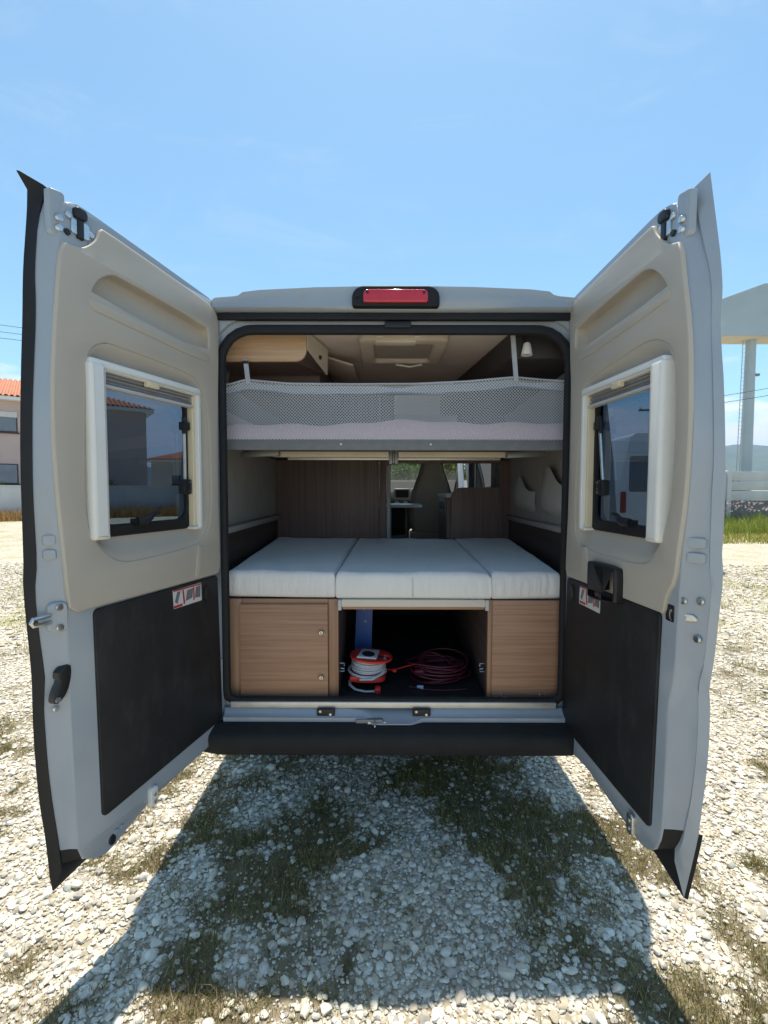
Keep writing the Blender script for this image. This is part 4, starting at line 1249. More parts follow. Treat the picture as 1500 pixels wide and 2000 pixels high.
rel(CO, "cable_tie", MB().hexa([(.085, .215, .585), (.115, .205, .575), (.12, .21, .575), (.09, .22, .585), (.09, .215, .597), (.118, .205, .603), (.12, .21, .603), (.092, .22, .597)]), mat("tie_blue", (.45, .55, .72), .5), 0)
CO.scale = (1, 1, .62); CO.location.x += .035; CO.location.y -= .07
BB = thing("blue_board", "upright blue plastic strip with holes standing behind the cable reel", "board", (-.155, .42, .562))
me = plate("strip", [[(-.215, .565), (-.118, .565), (-.106, 1.01), (-.196, 1.01)]], lambda a, c, d: (a, d, c), .42, .43, .002)
relm(BB, "strip", me, BLUEPL)
for (x, z) in ((-.175, .985), (-.155, .955), (-.158, .90), (-.150, .83)):
    rel(BB, "hole_rim", MB().lathe([(.003, -.003), (.006, -.003), (.007, .0)], 10, (x, .42, z), axis='y'), mat("rim_pale", (.30, .36, .50), .5), 0)

# ---- front living area seen through the passage
KT = thing("kitchen_unit", "dark wood kitchen unit with control sockets beyond the partition", "cabinet", (.7, 2.0, .562))
rel(KT, "carcass", MB().box(.475, .93, 1.70, 2.25, .565, 1.50), DARKW)
rel(KT, "worktop", MB().box(.465, .94, 1.69, 2.27, 1.502, 1.530), WHITEPL)
sk = rel(KT, "control_panel", MB().box(.468, .474, 1.76, 2.20, 1.36, 1.49), mat("panel_grey", (.30, .29, .30), .5))
for y in (2.10, 1.98, 1.84):
    obj("socket", MB().box(.464, .4675, y - .035, y + .035, 1.395, 1.46).mesh("s", bevel=.001), BLACKPL, sk)
CS = thing("cab_seat", "beige leather cab seat with tall tapering backrest", "seat", (.50, 3.2, .562))
half = [(0.0, 1.95), (.07, 1.945), (.115, 1.90), (.125, 1.83), (.15, 1.74), (.195, 1.62), (.235, 1.48), (.250, 1.36), (.245, 1.20), (.22, 1.08), (.19, 1.04)]
so = [(.50 + x, z) for x, z in half] + [(.50 - x, z) for x, z in half[::-1][:-1]]
relm(CS, "backrest", plate("backrest", [so], lambda a, c, d: (a, d, c), 3.14, 3.30, .05, smooth=60), SEATM)
relm(CS, "piping", MB().tube([(x, 3.135 + .05 * .9, z) for x, z in [(.5 + (x - .5) * 1.004, z) for x, z in so]], .006, 6, closed=True).mesh("p"), mat("seat_piping", (.22, .20, .18), .6))
rel(CS, "seat_base", MB().box(.26, .74, 3.10, 3.60, .80, 1.075), SEATM, .03)
rel(CS, "pedestal", MB().box(.32, .68, 3.15, 3.55, .565, .80), DARKFAB, .01)
DT = thing("dining_table", "pale thin dining table top standing in the front of the van", "table", (.12, 2.75, .562))
relm(DT, "table_top", plate("table_top", [rrect(-.35, .335, 2.45, 2.95, .07)], lambda a, c, d: (a, c, d), 1.412, 1.385, .006), mat("table_white", (.78, .76, .72), .3))
rel(DT, "table_leg", MB().lathe([(.10, .565), (.10, .575), (.03, .59), (.03, 1.384)], 20, (0, 2.7, 0)), DGALU, 0)
DS = thing("bench_seat", "black bench seat below the dining table in the passage", "seat", (.02, 3.05, .562))
rel(DS, "bench", MB().box(-.70, .22, 2.98, 3.40, .565, 1.02), DARKFAB, .03)
rel(DS, "bench_back", MB().box(-.70, .22, 3.40, 3.52, .565, 1.36), DARKFAB, .04)
CU = thing("window_curtain", "grey pleated curtain beside the sliding door window", "curtain", (.95, 3.1, 1.3))
cr_ = []
for i in range(40):
    t = i / 39
    cr_.append([(.955 + .018 * math.sin(t * 40), 2.98 + .30 * t, z) for z in (1.32, 1.97)])
rel(CU, "cloth", MB().loft(cr_, closed=False), mat("curtain_grey", (.26, .28, .31), .9), 0, 80)
CU2 = thing("window_curtain", "narrow grey curtain at the rear edge of the sliding door window", "curtain", (.95, 2.1, 1.3))
cr_ = [[(.955 + .014 * math.sin(t * 18), 2.02 + .12 * t, z) for z in (1.32, 1.97)] for t in np.linspace(0, 1, 20)]
rel(CU2, "cloth", MB().loft(cr_, closed=False), mat("curtain_grey", (.26, .28, .31), .9), 0, 80)

PRE = set(bpy.data.objects)
GZ = -.10      # ground level below the camera datum

# ================================================================== ground
def vnoise(x, y, seed=0):
    """smooth value noise, numpy"""
    xi, yi = np.floor(x).astype(int), np.floor(y).astype(int)
    fx, fy = x - xi, y - yi
    fx, fy = fx * fx * (3 - 2 * fx), fy * fy * (3 - 2 * fy)

    def h(a, b_):
        n = (a * 374761393 + b_ * 668265263 + seed * 974711) & 0x7fffffff
        n = ((n ^ (n >> 13)) * 1274126177) & 0x7fffffff
        return ((n ^ (n >> 16)) & 0xffff) / 65535.0
    return (h(xi, yi) * (1 - fx) + h(xi + 1, yi) * fx) * (1 - fy) + (h(xi, yi + 1) * (1 - fx) + h(xi + 1, yi + 1) * fx) * fy


def patch(x, y):
    """0 = bare gravel, 1 = grass and soil"""
    b = 0
    for (cx_, cy_, r0_, a0_) in ((-.34, -.12, .26, .13), (.22, -.53, .15, .16), (-.42, -.42, .20, .13), (0, .50, .70, .15), (.05, -.15, .16, .08), (-.05, -.5, .16, .08), (.66, -.36, .20, .14), (.86, -.62, .14, .14), (-.72, -.58, .18, .12), (.30, .0, .18, .06)):  # soil patch below the bumper is widened to paint in the van's shade
        b = b + a0_ * np.exp(-((x - cx_) ** 2 + (y - cy_) ** 2) / (r0_ * r0_))
    return b - .02 + .40 * vnoise(x * 2.1 + 5, y * 2.1 + 3, 1) + .34 * vnoise(x * 5.5, y * 5.5, 2) + .26 * vnoise(x * 13, y * 13, 3)


def ground_mat():
    m, nt, bs = base_nodes("gravel_ground")
    n, l = nt.nodes, nt.links
    tc = n.new('ShaderNodeTexCoord')
    vo = n.new('ShaderNodeTexVoronoi'); vo.inputs['Scale'].default_value = 40
    l.new(tc.outputs['Object'], vo.inputs[0])
    wn_ = n.new('ShaderNodeTexNoise'); wn_.inputs['Scale'].default_value = 0.9; wn_.inputs['Detail'].default_value = 9; wn_.inputs['Roughness'].default_value = .62
    l.new(tc.outputs['Object'], wn_.inputs[0])
    # stone tones
    hsv = n.new('ShaderNodeValToRGB')
    e = hsv.color_ramp.elements
    e[0].position = 0; e[0].color = (.54, .48, .38, 1)
    e[1].position = 1; e[1].color = (.76, .71, .61, 1)
    sepc = n.new('ShaderNodeSeparateColor'); l.new(vo.outputs['Color'], sepc.inputs[0])
    l.new(sepc.outputs[0], hsv.inputs[0])
    gap = n.new('ShaderNodeMapRange'); gap.inputs['From Min'].default_value = .35; gap.inputs['From Max'].default_value = .62
    l.new(vo.outputs['Distance'], gap.inputs[0])
    dk = n.new('ShaderNodeMix'); dk.data_type = 'RGBA'
    l.new(gap.outputs[0], dk.inputs[0]); l.new(hsv.outputs[0], dk.inputs[6]); dk.inputs[7].default_value = (.37, .31, .22, 1)
    # grassy, sandy patches
    gr = n.new('ShaderNodeMapRange'); gr.inputs['From Min'].default_value = .49; gr.inputs['From Max'].default_value = .62
    l.new(wn_.outputs[0], gr.inputs[0])
    gcol = n.new('ShaderNodeValToRGB')
    g = gcol.color_ramp.elements
    g[0].position = .3; g[0].color = (.42, .36, .19, 1); g[1].position = .7; g[1].color = (.28, .28, .11, 1)
    n3 = n.new('ShaderNodeTexNoise'); n3.inputs['Scale'].default_value = 14; n3.inputs['Detail'].default_value = 6
    l.new(tc.outputs['Object'], n3.inputs[0]); l.new(n3.outputs[0], gcol.inputs[0])
    mx = n.new('ShaderNodeMix'); mx.data_type = 'RGBA'
    gm = n.new('ShaderNodeMath'); gm.operation = 'MULTIPLY'; gm.inputs[1].default_value = .8
    an = n.new('ShaderNodeAttribute'); an.attribute_name = 'near'
    as_ = n.new('ShaderNodeAttribute'); as_.attribute_name = 'soil'
    far = n.new('ShaderNodeMath'); far.operation = 'SUBTRACT'; far.inputs[0].default_value = 1; l.new(an.outputs['Fac'], far.inputs[1])
    fg = n.new('ShaderNodeMath'); fg.operation = 'MULTIPLY'; l.new(gr.outputs[0], fg.inputs[0]); l.new(far.outputs[0], fg.inputs[1])
    l.new(fg.outputs[0], gm.inputs[0])
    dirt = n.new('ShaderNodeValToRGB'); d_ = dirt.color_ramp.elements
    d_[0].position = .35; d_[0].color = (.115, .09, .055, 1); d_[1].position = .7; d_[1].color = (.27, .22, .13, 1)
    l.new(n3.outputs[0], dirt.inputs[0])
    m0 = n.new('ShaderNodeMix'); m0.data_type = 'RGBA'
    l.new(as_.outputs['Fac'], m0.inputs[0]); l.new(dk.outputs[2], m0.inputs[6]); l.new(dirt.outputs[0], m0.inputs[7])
    l.new(gm.outputs[0], mx.inputs[0])
    l.new(m0.outputs[2], mx.inputs[6]); l.new(gcol.outputs[0], mx.inputs[7])
    l.new(mx.outputs[2], bs.inputs['Base Color'])
    bs.inputs['Roughness'].default_value = .9
    inv = n.new('ShaderNodeMath'); inv.operation = 'SUBTRACT'; inv.inputs[0].default_value = 1; l.new(vo.outputs['Distance'], inv.inputs[1])
    bp = n.new('ShaderNodeBump'); bp.inputs['Strength'].default_value = .8; bp.inputs['Distance'].default_value = .006
    l.new(inv.outputs[0], bp.inputs['Height']); l.new(bp.outputs[0], bs.inputs['Normal'])
    return m


gs = 4400
gx_ = np.concatenate([[-gs, -1000, -200, -60, -20, -8, -4.2], np.linspace(-3.6, 3.6, 150), [4.2, 8, 20, 60, 200, 1000, gs]])
gy_ = np.concatenate([[-gs, -1000, -200, -60, -20, -6, -2.6], np.linspace(-2.0, 4.0, 130), [4.6, 8, 20, 60, 200, 1000, gs]])
gX, gY = np.meshgrid(gx_, gy_)
gV = np.stack([gX.ravel(), gY.ravel(), np.zeros(gX.size)], 1)
nx_, ny_ = len(gx_), len(gy_)
gi = (np.arange(ny_ - 1)[:, None] * nx_ + np.arange(nx_ - 1)[None]).ravel()
gF = np.stack([gi, gi + 1, gi + nx_ + 1, gi + nx_], 1)
near_ = ((np.abs(gX) <= 3.61) & (gY >= -2.01) & (gY <= 4.01)).ravel().astype(float)
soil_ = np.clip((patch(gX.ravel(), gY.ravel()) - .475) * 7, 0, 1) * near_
gm_ = bpy.data.meshes.new("ground"); gm_.from_pydata(gV.tolist(), [], gF.tolist())
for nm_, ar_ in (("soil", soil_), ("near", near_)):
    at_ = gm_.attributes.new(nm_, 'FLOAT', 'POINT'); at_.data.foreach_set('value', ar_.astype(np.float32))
gm_.update()
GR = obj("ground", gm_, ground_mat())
tag(GR, "white gravel lot with patches of dry grass around the van", None, None, "structure")


def stone_mat():
    m, nt, bs = base_nodes("gravel_stone")
    n, l = nt.nodes, nt.links
    at = n.new('ShaderNodeAttribute'); at.attribute_name = 'tone'
    tc = n.new('ShaderNodeTexCoord')
    ns = n.new('ShaderNodeTexNoise'); ns.inputs['Scale'].default_value = 70; ns.inputs['Detail'].default_value = 5
    l.new(tc.outputs['Object'], ns.inputs[0])
    mr = n.new('ShaderNodeMapRange'); mr.inputs['From Min'].default_value = .3; mr.inputs['From Max'].default_value = .7; mr.inputs['To Min'].default_value = .80; mr.inputs['To Max'].default_value = 1.06
    l.new(ns.outputs[0], mr.inputs[0])
    mx = n.new('ShaderNodeMix'); mx.data_type = 'RGBA'; mx.blend_type = 'MULTIPLY'; mx.inputs[0].default_value = 1
    l.new(at.outputs['Color'], mx.inputs[6]); l.new(mr.outputs[0], mx.inputs[7])
    l.new(mx.outputs[2], bs.inputs['Base Color'])
    bs.inputs['Roughness'].default_value = .85
    bs.inputs['Specular IOR Level'].default_value = .25
    return m


STONE = stone_mat()


def ico(sub):
    bm = bmesh.new(); bmesh.ops.create_icosphere(bm, subdivisions=sub, radius=1)
    v = np.array([p.co[:] for p in bm.verts]); f = np.array([[q.index for q in p.verts] for p in bm.faces])
    bm.free()
    return v, f


ICO = {1: ico(1), 2: ico(2)}


def stone_shape(sub, k):
    v, f = ICO[sub]
    r = np.random.default_rng(100 + k + 50 * sub)
    d = np.ones(len(v))
    for _ in range(11):     # knock flats off the pebble
        a = r.normal(size=3); a /= np.linalg.norm(a)
        lim = r.uniform(.48, .88)
        dot = v @ a
        d = np.where(dot * d > lim, lim / np.maximum(dot, 1e-6), d)
    d *= 1 + .06 * r.normal(size=len(v)) * (1 if sub == 2 else .6)
    return v * d[:, None]


SHAPES = {s: [stone_shape(s, k) for k in range(14)] for s in (1, 2)}


def tones(n):
    base = np.array([[.75, .71, .62], [.80, .77, .70], [.66, .61, .51], [.50, .46, .40], [.56, .50, .40], [.42, .40, .38], [.74, .72, .69]])
    c = base[rng.choice(7, n, p=[.24, .24, .16, .10, .08, .06, .12])]
    return np.clip(c * np.array([1.02, .985, .92]) * rng.uniform(.82, 1.08, (n, 1)), 0, .82)


def rots(n):
    q = rng.normal(size=(n, 4)); q /= np.linalg.norm(q, axis=1)[:, None]
    w, x, y, z = q.T
    return np.stack([1 - 2 * (y * y + z * z), 2 * (x * y - z * w), 2 * (x * z + y * w), 2 * (x * y + z * w), 1 - 2 * (x * x + z * z), 2 * (y * z - x * w), 2 * (x * z - y * w), 2 * (y * z + x * w), 1 - 2 * (x * x + y * y)], 1).reshape(n, 3, 3)


def big_mesh(name, V, F, tone=None, smooth=True):
    me = bpy.data.meshes.new(name)
    me.vertices.add(len(V)); me.vertices.foreach_set('co', V.astype(np.float32).ravel())
    k = F.shape[1]
    me.loops.add(F.size); me.loops.foreach_set('vertex_index', F.astype(np.int32).ravel())
    me.polygons.add(len(F)); me.polygons.foreach_set('loop_start', np.arange(0, F.size, k, dtype=np.int32))
    me.polygons.foreach_set('use_smooth', np.full(len(F), smooth))
    if tone is not None:
        at = me.attributes.new('tone', 'FLOAT_COLOR', 'POINT')
        at.data.foreach_set('color', np.hstack([tone, np.ones((len(tone), 1))]).astype(np.float32).ravel())
    me.update(calc_edges=True)
    if smooth and k == 3 and name in ("gravel", "stone"):
        me.set_sharp_from_angle(angle=R(38))
    return me


def stones_mesh(name, pos, rad, sub):
    """pos (n,3), rad (n,3)"""
    n = len(pos)
    sh = np.array(SHAPES[sub])[rng.integers(0, 14, n)]
    Rm = rots(n)
    V = np.einsum('nij,nvj->nvi', Rm, sh) * rad[:, None, :] + pos[:, None, :]
    nv = sh.shape[1]
    F = ICO[sub][1][None] + (np.arange(n) * nv)[:, None, None]
    T = np.repeat(tones(n), nv, 0)
    return big_mesh(name, V.reshape(-1, 3), F.reshape(-1, 3), T, True)


def field(d0, d1, dens, marg=.80, slope=.92):
    """random points in the wedge in front of the camera, d = distance along +Y from the camera"""
    A = slope * (d1 * d1 - d0 * d0) + 2 * marg * (d1 - d0)
    n = int(A * dens)
    t = rng.random(int(n * 2.2))
    d = d0 + (d1 - d0) * t
    keep = rng.random(len(d)) < (slope * d + marg) / (slope * d1 + marg)
    d = d[keep][:n]
    x = (rng.random(len(d)) * 2 - 1) * (slope * d + marg)
    return x - .04, d - 2.09


def keepers(x, y, thin):
    p = patch(x, y)
    k = rng.random(len(x)) > np.clip((p - .49) * thin, 0, .86)
    return k & ~((np.abs(x) < .75) & (y > 1.2) & (y < 5.0))


parts_ = []
# fine chippings filling the gaps
x, y = field(.95, 2.6, 2600)
k = keepers(x, y, 4.0); x, y = x[k], y[k]
rs = rng.uniform(.0035, .0065, len(x))
P0_ = np.stack([x, y, rs * .25 + .001], 1)
tag(obj("gravel", stones_mesh("gravel", P0_, np.stack([rs * 1.15, rs, rs * .7], 1), 1), STONE, GR), kind="stuff")
# near stones, finely shaped
x, y = field(.95, 2.5, 5200)
k = keepers(x, y, 5.5); x, y = x[k], y[k]
r_ = np.clip(rng.lognormal(math.log(.0074), .45, len(x)), .0036, .022)
order = np.argsort(-r_)
big, rest = order[:260], order[260:]
fine = rest[r_[rest] > .0112]; small = rest[r_[rest] <= .0112]


def posrad(x, y, r):
    f = rng.uniform(.38, .72, len(x))
    rad = np.stack([r * rng.uniform(.85, 1.35, len(x)), r * rng.uniform(.85, 1.2, len(x)), r * f], 1)
    z = r * f * rng.uniform(-.15, .75, len(x)) + .003
    return np.stack([x, y, z], 1), rad


p_, a_ = posrad(x[fine], y[fine], r_[fine])
o = tag(obj("gravel", stones_mesh("gravel", p_, a_, 2), STONE, GR), kind="stuff")
p_, a_ = posrad(x[small], y[small], r_[small])
o = tag(obj("gravel", stones_mesh("gravel", p_, a_, 1), STONE, GR), kind="stuff")
# the largest near stones, each its own piece
smesh = []
for k in range(14):
    v = SHAPES[2][k]; T = np.repeat(tones(1), len(v), 0)
    me = big_mesh("stone", v, ICO[2][1], T, True); me.materials.append(STONE); smesh.append(me)
for i in big:
    o = bpy.data.objects.new("stone", smesh[int(rng.integers(0, 14))])
    COL.objects.link(o); o.parent = GR
    r = r_[i] * rng.uniform(.95, 1.12)
    o.scale = (r * rng.uniform(.9, 1.3), r * rng.uniform(.8, 1.15), r * rng.uniform(.55, .8))
    o.rotation_euler = (rng.uniform(-.25, .25), rng.uniform(-.25, .25), rng.uniform(0, 6.28))
    o.location = (x[i], y[i], r * .26 + .004)
# farther stones
x, y = field(2.5, 4.6, 2000, .9)
k = keepers(x, y, 5.5); x, y = x[k], y[k]
p_, a_ = posrad(x, y, np.clip(rng.lognormal(math.log(.0098), .40, len(x)), .007, .03))
tag(obj("gravel", stones_mesh("gravel", p_, a_, 1), STONE, GR), kind="stuff")
x, y = field(4.6, 10.0, 340, 1.2)
k = keepers(x, y, 4.5) & (np.abs(x) > .9); x, y = x[k], y[k]
p_, a_ = posrad(x, y, np.clip(rng.lognormal(math.log(.021), .3, len(x)), .012, .04))
tag(obj("gravel", stones_mesh("gravel", p_, a_, 1), STONE, GR), kind="stuff")


# ---- grass
def grass_mat(name="grass_blade"):
    m, nt, bs = base_nodes(name)
    n, l = nt.nodes, nt.links
    at = n.new('ShaderNodeAttribute'); at.attribute_name = 'tone'
    l.new(at.outputs['Color'], bs.inputs['Base Color'])
    bs.inputs['Roughness'].default_value = .7
    bs.inputs['Specular IOR Level'].default_value = .2
    tr = n.new('ShaderNodeBsdfTranslucent'); l.new(at.outputs['Color'], tr.inputs[0])
    mx = n.new('ShaderNodeMixShader'); mx.inputs[0].default_value = .3
    out = n['Material Output']
    l.new(bs.outputs[0], mx.inputs[1]); l.new(tr.outputs[0], mx.inputs[2]); l.new(mx.outputs[0], out.inputs[0])
    return m


GRASSM = grass_mat()


def blades(name, x, y, h, wd, tone, parent=None, lean=.6):
    n = len(x)
    a = rng.uniform(0, 6.28, n); b_ = rng.uniform(0, 6.28, n)
    ln = rng.uniform(.1, lean, n) * h
    px, py = np.cos(a), np.sin(a)
    lx, ly = np.cos(b_) * ln, np.sin(b_) * ln
    P0 = np.stack([x, y, np.full(n, -.002)], 1)
    sd = np.stack([px, py, np.zeros(n)], 1) * wd[:, None]
    M_ = P0 + np.stack([lx * .35, ly * .35, h * .58], 1)
    T_ = P0 + np.stack([lx, ly, h * rng.uniform(.75, 1.0, n)], 1)
    V = np.stack([P0 - sd, P0 + sd, M_ + sd * .75, M_ - sd * .75, T_], 1).reshape(-1, 3)
    q = (np.arange(n) * 5)[:, None]
    F = np.concatenate([q + np.array([0, 1, 2]), q + np.array([0, 2, 3]), q + np.array([3, 2, 4])], 0)
    o = obj(name, big_mesh(name, V, F, np.repeat(tone, 5, 0), True), GRASSM, parent)
    return o


def gtone(n, dry):
    G = np.array([[.21, .215, .06], [.15, .17, .05], [.30, .285, .095]]); D_ = np.array([[.44, .34, .17], [.36, .26, .13], [.52, .42, .24], [.24, .16, .09]])
    pick = rng.random(n) < dry
    c = np.where(pick[:, None], D_[rng.integers(0, 4, n)], G[rng.integers(0, 3, n)])
    return c * rng.uniform(.75, 1.2, (n, 1))


def scatter_grass(name, d0, d1, dens, thr, hmul):
    x, y = field(d0, d1, dens, .8)
    p = patch(x, y)
    cl = vnoise(x * 9 + 11, y * 9 + 7, 8)
    k = (rng.random(len(x)) < np.clip((p - thr) * 6, 0, 1) * (.25 + cl)) & ~((np.abs(x) < .8) & (y > .9) & (y < 5.2))
    x, y, p = x[k], y[k], p[k]
    dry = np.clip(vnoise(x * 1.1 + 3, y * 1.1 + 9, 5) * 1.1 - .25, .06, .7)
    n = len(x)
    h = rng.uniform(.010, .034, n) * hmul * (1 + 1.0 * (rng.random(n) < .05)) * (.6 + vnoise(x * 6, y * 6, 12))
    o = blades(name, x, y, h, rng.uniform(.0007, .0016, n) * hmul, gtone(n, dry), None, 1.1)
    return o


tag(scatter_grass("grass", .95, 3.0, 36000, .475, 1.0), "short dry and green grass tufts growing through the near gravel", "grass", None, "stuff")
tag(scatter_grass("grass", 3.0, 9.0, 1900, .47, 1.7), "sparse grass patches across the gravel lot farther off", "grass", None, "stuff")

# ================================================================== surroundings
PLASTER = mat("pink_plaster", (.50, .39, .36), .9, var=.08, vscale=.8, bump=.3, bscale=60)
PLASTERW = mat("cream_plaster", (.60, .56, .50), .9, var=.08, vscale=.8)
CONC = mat("white_concrete", (.58, .58, .56), .9, var=.12, vscale=1.2, bump=.3, bscale=40)
CONCD = mat("grey_concrete", (.20, .20, .20), .9, var=.25, vscale=1.0)
TILE = mat("red_roof_tile", (.50, .20, .11), .85, var=.22, vscale=2.0)
FRAMEW = mat("window_frame_white", (.70, .70, .68), .5)
FRAMED = mat("window_frame_dark", (.035, .03, .03), .5)
SHUT = mat("shutter_grey", (.55, .55, .52), .6)
STEEL = mat("tower_paint", (.34, .42, .45), .7, var=.10, vscale=.3)
POLEM = mat("pole_wood", (.13, .10, .08), .9, var=.25, vscale=3)
WIRE = mat("wire_black", (.02, .02, .02), .6)
VANW = mat("parked_van_white", (.70, .71, .72), .3, coat=.4, var=.03)


def house(name, label, x0, x1, y0, y1, eave, m, wins, front='y', pitch=.36):
    H = thing(name, label, "house", ((x0 + x1) / 2, (y0 + y1) / 2, 0))
    ox, oy = H.location.x, H.location.y

    def add(nm, mb, mt, parent=H, bevel=0):
        o = obj(nm, mb.mesh(nm, bevel=bevel), mt, parent)
        if parent is H:
            o.location = (-ox, -oy, 0)
        return o
    add("wall", MB().box(x0, x1, y0, y1, -.1, eave), m)
    ov = .45
    ax0, ax1, ay0, ay1 = x0 - ov, x1 + ov, y0 - ov, y1 + ov
    W, Dp = ax1 - ax0, ay1 - ay0
    h = min(W, Dp) / 2 * pitch
    i = min(W, Dp) / 2
    if W > Dp:
        r0, r1 = (ax0 + i, (ay0 + ay1) / 2), (ax1 - i, (ay0 + ay1) / 2)
    else:
        r0, r1 = ((ax0 + ax1) / 2, ay0 + i), ((ax0 + ax1) / 2, ay1 - i)
    zb = eave
    V = [(ax0, ay0, zb), (ax1, ay0, zb), (ax1, ay1, zb), (ax0, ay1, zb), (*r0, zb + h), (*r1, zb + h)]
    F = [(0, 1, 5, 4), (1, 2, 5), (2, 3, 4, 5), (3, 0, 4)] if W > Dp else [(0, 1, 4), (1, 2, 5, 4), (2, 3, 5), (3, 0, 4, 5)]
    rf = add("roof", MB().add(V, F + [(3, 2, 1, 0)]), TILE)
    add("eave_board", MB().box(ax0 + .02, ax1 - .02, ay0 + .02, ay1 - .02, zb - .22, zb - .02), FRAMEW)
    # rows of clay tile covers running down the near slopes
    tl = MB().loft([[(math.cos(a) * .085, 0, math.sin(a) * .085) for a in np.linspace(0, math.pi, 5)], [(math.cos(a) * .085, 1, math.sin(a) * .085) for a in np.linspace(0, math.pi, 5)]], closed=False).mesh("roof_tile_row", fix=False)
    tl.materials.append(TILE)

    def tile_row(p, q):
        p, q = Vector(p), Vector(q)
        if (q - p).length < .3:
            return
        o = bpy.data.objects.new("roof_tile_row", tl); COL.objects.link(o); o.parent = rf
        ydir = (q - p).normalized(); xdir = ydir.cross(Vector((0, 0, 1))).normalized(); zdir = xdir.cross(ydir)
        M_ = Matrix(((xdir.x, ydir.x, zdir.x, p.x), (xdir.y, ydir.y, zdir.y, p.y), (xdir.z, ydir.z, zdir.z, p.z), (0, 0, 0, 1)))
        o.matrix_local = M_ @ Matrix.Diagonal((1, (q - p).length, 1, 1))
    if front == 'y':
        xx = ax0 + .15
        while xx < ax1 - .1:
            run = min(xx - ax0, ax1 - xx, i)
            tile_row((xx, ay0 - .02, zb), (xx, ay0 + run, zb + h * run / i)); xx += .26
    else:
        yy = ay0 + .15
        while yy < ay1 - .1:
            run = min(yy - ay0, ay1 - yy, i)
            tile_row((ax0 - .02, yy, zb), (ax0 + run, yy, zb + h * run / i)); yy += .26
    for (a, z0, w, hh, box) in wins:
        if front == 'y':
            g = add("window", MB().box(a, a + w, y0 - .03, y0 + .02, z0, z0 + hh), FRAMED)
            P_ = lambda q0, q1, d0, d1, zz0, zz1: MB().box(q0, q1, y0 - d1, y0 - d0, zz0, zz1)
        else:
            g = add("window", MB().box(x0 - .03, x0 + .02, a, a + w, z0, z0 + hh), FRAMED)
            P_ = lambda q0, q1, d0, d1, zz0, zz1: MB().box(x0 - d1, x0 - d0, q0, q1, zz0, zz1)
        add("pane", P_(a + .06, a + w / 2 - .05, .03, .036, z0 + .06, z0 + hh - .06), WGLASS, g)
        add("pane", P_(a + w / 2 + .05, a + w - .06, .03, .036, z0 + .06, z0 + hh - .06), WGLASS, g)
        add("sill", P_(a - .08, a + w + .08, .0, .12, z0 - .08, z0 - .005), FRAMED, g)
        if box:
            add("shutter_box", P_(a, a + w, .031, .07, z0 + hh - .30, z0 + hh), SHUT, g)
    return H


hc = (-23.4, 28.2)
HS = house("house", "two storey pink house with red tiled roof behind the garden wall", hc[0] - 6, hc[0] + 6, hc[1] - 4.5, hc[1] + 4.5, 6.85, PLASTER,
           [(hc[0] - 2.56, 4.85, 1.9, 1.15, True), (hc[0] - 2.6, 1.9, 1.9, 1.15, False), (hc[0] + 1.6, 4.85, 1.6, 1.15, True), (hc[0] - 5.4, 4.85, 1.6, 1.15, True), (hc[0] + 1.6, 1.9, 1.6, 1.15, False)])
HS.rotation_euler = (0, 0, R(36.6))
house("house", "low far house with red tiled roof at the end of the garden wall", -22.5, -13.5, 41.5, 50, 4.4, PLASTERW, [(-20.5, 2.0, 1.4, 1.2, True), (-17, 2.0, 1.4, 1.2, True)])


def wall(name, label, x0, y0, x1, y1, h, m, base=None, panel=0, seams=()):
    L = math.hypot(x1 - x0, y1 - y0)
    W = thing(name, label, "wall", (x0, y0, 0), rz=math.atan2(y1 - y0, x1 - x0))
    if panel:
        n = int(L / panel)
        for k in range(n + 1):
            obj("post", MB().box(k * panel - .09, k * panel + .09, -.10, .12, -.1, h + .04).mesh("post", bevel=.01), m, W)
        z0 = base[0] if base else 0
        rows = max(1, round((h - z0) / .42)); rh = (h - z0) / rows
        me = MB().box(.095, panel - .095, -.03, .03, 0, rh - .02).mesh("concrete_slab", bevel=.008); me.materials.append(m)
        for k in range(n):
            for r in range(rows):
                o = bpy.data.objects.new("concrete_slab", me); COL.objects.link(o); o.parent = W
                o.location = (k * panel, 0, z0 + r * rh)
        if base:
            obj("plinth", MB().box(0, n * panel, -.06, .09, -.1, z0 - .01).mesh("plinth"), base[1], W)
    else:
        obj("wall_body", MB().box(0, L, -.10, .10, -.1, h).mesh("wall_body", bevel=.01), m, W)
        obj("coping", MB().box(-.02, L + .02, -.14, .14, h, h + .06).mesh("coping", bevel=.01), m, W)
    return W


wall("boundary_wall", "white concrete slab wall on a dark plinth below the water tower", 4.4, 17.6, 46, 17.6, 2.46, CONC, (1.22, CONCD), 2.6)
wall("garden_wall", "low plain white garden wall in front of the pink house", -33.6, 11.0, -9.5, 28.9, 1.74, CONC)

# ---- water tower
WT = thing("water_tower", "pale grey gabled tower tank on a tall thin column", "water tower", (43.55, 53, 0))
prof_ = [(-4.6, 19.5), (-4.6, 23.72), (.1, 25.42), (1.2, 25.42), (5.9, 23.72), (5.9, 19.5)]
obj("tank", MB().loft([[(x, -1.5, z) for x, z in prof_], [(x, 1.5, z) for x, z in prof_]], cap0=True, cap1=True).mesh("tank", smooth=0, bevel=.05), STEEL, WT)
obj("tank_underside", MB().box(-4.5, 5.8, -1.42, 1.42, 19.40, 19.495).mesh("u"), mat("tower_concrete", (.46, .43, .36), .9, var=.15, vscale=.5), WT)
obj("column", MB().lathe([(.62, -.2), (.48, 19.4)], 28).mesh("column", smooth=50), STEEL, WT)
ld = MB().tube([(-.98, -.2, .5), (-.80, -.2, 19.6)], .04, 6).tube([(-.98, .25, .5), (-.80, .25, 19.6)], .04, 6)
for k in range(40):
    z = .7 + k * .48; q = -.98 + .18 * z / 20
    ld.tube([(q, -.2, z), (q, .25, z)], .025, 5)
